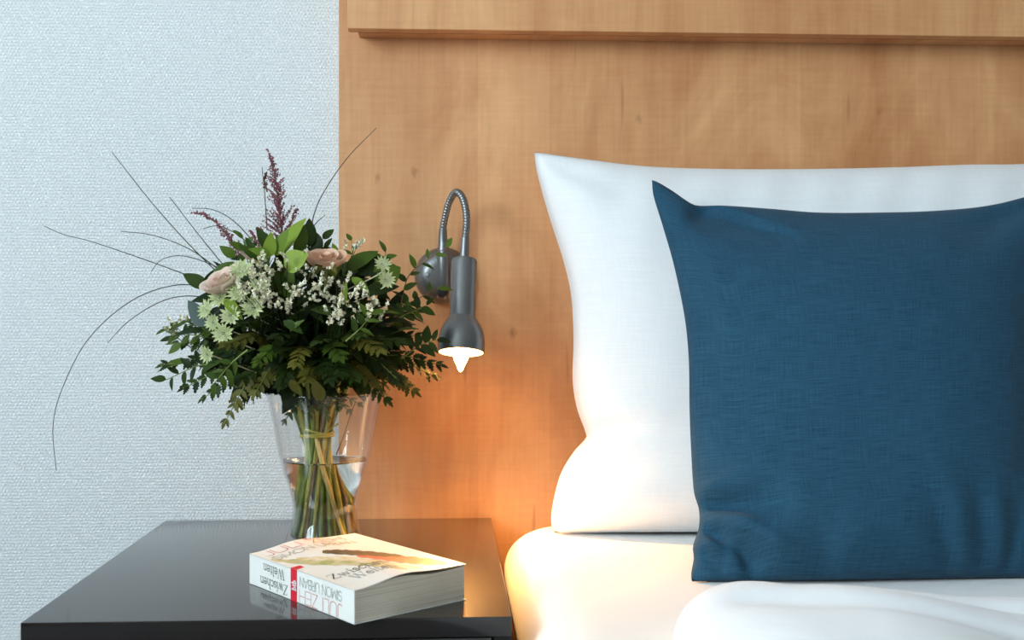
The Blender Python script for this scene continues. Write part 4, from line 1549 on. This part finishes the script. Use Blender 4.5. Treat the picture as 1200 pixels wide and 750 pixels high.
def astrantia(u, v, y, r, nrm, seed):
    rr = random.Random(seed)
    c = W(u, v, y)
    nv = Vector(nrm).normalized()
    e1 = nv.orthogonal().normalized()
    e2 = nv.cross(e1)
    cm = MB()
    for k in range(34):
        a, q = k * 2.39996, sqrt(k / 34) * 0.42 * r
        p = c + (e1 * cos(a) + e2 * sin(a)) * q
        e = p + nv * (0.34 * r * (1.1 - q / r)) + (e1 * cos(a) + e2 * sin(a)) * q * 0.5
        cm.tube([p, e], 0.00022, 4)
        cm.add([e + vv * 0.0007 for vv in OCT], OCF)
    cm.tube(catmull([c - nv * 0.001, c - nv * 0.012 + Vector((0, 0, -.004)), Vector((BX, BY - .02, c.z - 0.05)).lerp(c, 0.35)], 8), 0.0008, 5)
    fo = cm.build('astrantia_flower', M['astrantia_c'], BQ, origin=c)
    for k in range(14):
        a = 2 * pi * k / 14 + rr.uniform(-.1, .1)
        d = e1 * cos(a) + e2 * sin(a) + nv * rr.uniform(0.15, 0.4)
        place('bract', BRACT, fo, c + (e1 * cos(a) + e2 * sin(a)) * 0.0015, basis(d, nv), r * rr.uniform(0.9, 1.1))


for i, (u, v, r, nr) in enumerate([(262, 391, .0125, (-.2, -1, .1)), (297, 361, .0135, (.1, -1, .4)), (243, 363, .0120, (-.6, -.8, .3)), (283, 318, .0135, (0, -.8, .7)), (258, 349, .0125, (-.4, -.9, .4)),
                                   (280, 345, .012, (0, -.9, .5)), (272, 333, .012, (-.2, -.8, .6)), (243, 415, .010, (-.5, -.9, -.1)), (452, 328, .0105, (.3, -.9, .4)), (305, 335, .011, (.1, -.9, .6)),
                                   (270, 370, .0115, (-.1, -1, .2)), (448, 310, .010, (.3, -.8, .5)), (250, 378, .010, (-.4, -.9, 0))]):
    astrantia(u, v, 1.318 + 0.0009 * max(0, 285 - u) + 0.0007 * max(0, u - 400), r, nr, 90 + i)

# ---- roses
PET = {k: [] for k in ('rose', 'rose_pale')}
for key in PET:
    for wdt, cup in ((0.9, 0.55), (1.05, 0.40), (1.15, 0.25)):
        mb = MB()
        n, m = 6, 6
        for j in range(n + 1):
            t = j / n
            w = wdt * 0.5 * (0.35 + 0.65 * sin(pi * (0.12 + 0.62 * t)) ** 0.8) * (1 if t < 0.98 else 0.92)
            for i in range(m + 1):
                s = 2 * i / m - 1
                # petal rises along z, wraps around the axis, lip rolls out
                mb.v.append(Vector((s * w, 0.30 - cup * s * s * w * 0.9 + 0.34 * sin(pi * 0.55 * t) - (0.0 if t < 0.8 else -0.5 * (t - 0.8)), t * (1 - 0.12 * s * s) - (0 if t < 0.8 else 0.5 * (t - 0.8)))))
        for j in range(n):
            for i in range(m):
                a = j * (m + 1) + i
                mb.f.append((a, a + 1, a + m + 2, a + m + 1))
        PET[key].append(mb.mesh('petal', M[key], smooth=80))


def rose(u, v, y, r, axis, key, seed):
    rr = random.Random(seed)
    c = W(u, v, y)
    axv = Vector(axis).normalized()
    e1 = axv.orthogonal().normalized()
    e2 = axv.cross(e1)
    hip = MB()
    hip.lathe([(0.0001, -0.012), (0.0035, -0.008), (0.0065, -0.001), (0.0062, 0.004), (0.0001, 0.007)], c, axv, 12)
    hip.tube(catmull([c - axv * 0.011, c - axv * 0.03, Vector((BX, BY, c.z - 0.07)).lerp(c, 0.4)], 6), 0.0016, 6)
    ro = hip.build('rose', M['sepal'], BQ, origin=c, smooth=50)
    for k in range(16):
        a = k * 2.39996
        lay = 0 if k < 4 else (1 if k < 9 else 2)
        sc = r * (0.78 + 0.03 * k)
        op = (-0.16 if lay == 0 else 0.05 * lay) + rr.uniform(-.05, .05)
        out = e1 * cos(a) + e2 * sin(a)
        zax = (axv + out * (op + 0.12 * lay)).normalized()
        yax = (out - zax * out.dot(zax)).normalized()
        xax = yax.cross(zax)
        mt = Matrix((xax, yax, zax)).transposed()
        sh_ = (0.10 + 0.42 * k / 16) * r
        place('petal', PET[key][lay], ro, c + out * (sh_ - 0.30 * sc), mt, sc)
    return ro


rose(381, 312, 1.355, 0.0205, (0.05, -0.35, 1), 'rose', 1)
rose(265, 336, 1.345, 0.0200, (-0.45, -0.45, 0.8), 'rose_pale', 2)
rose(303, 303, 1.375, 0.0160, (-0.15, -0.2, 1), 'rose_pale', 3)
for k, (du, dv_) in enumerate(((-12, 14), (0, 17), (13, 12))):
    leaf_at(381 + du * .5, 308, 1.338, 381 + du, 308 + dv_, 1.333, 'olive', 1, (0, -1, 0))

# parts of the bouquet that look different from one another
PART_LABEL = {'rose': 'rose with soft peach petals', 'fern_frond': 'dark green toothed fern frond', 'grass_blade': 'thin dark arching grass blade',
              'astilbe_plume': 'burgundy feathery astilbe plume', 'sea_lavender_sprig': 'sprig of tiny cream white flowers',
              'astrantia_flower': 'pale green star shaped flower', 'binding_band': 'yellow band tied around the stems', 'twig': 'thin brown twig inside the vase'}
for ch in BQ.children:
    k = ch.name.split('.')[0]
    if k in PART_LABEL: ch['label'] = PART_LABEL[k]
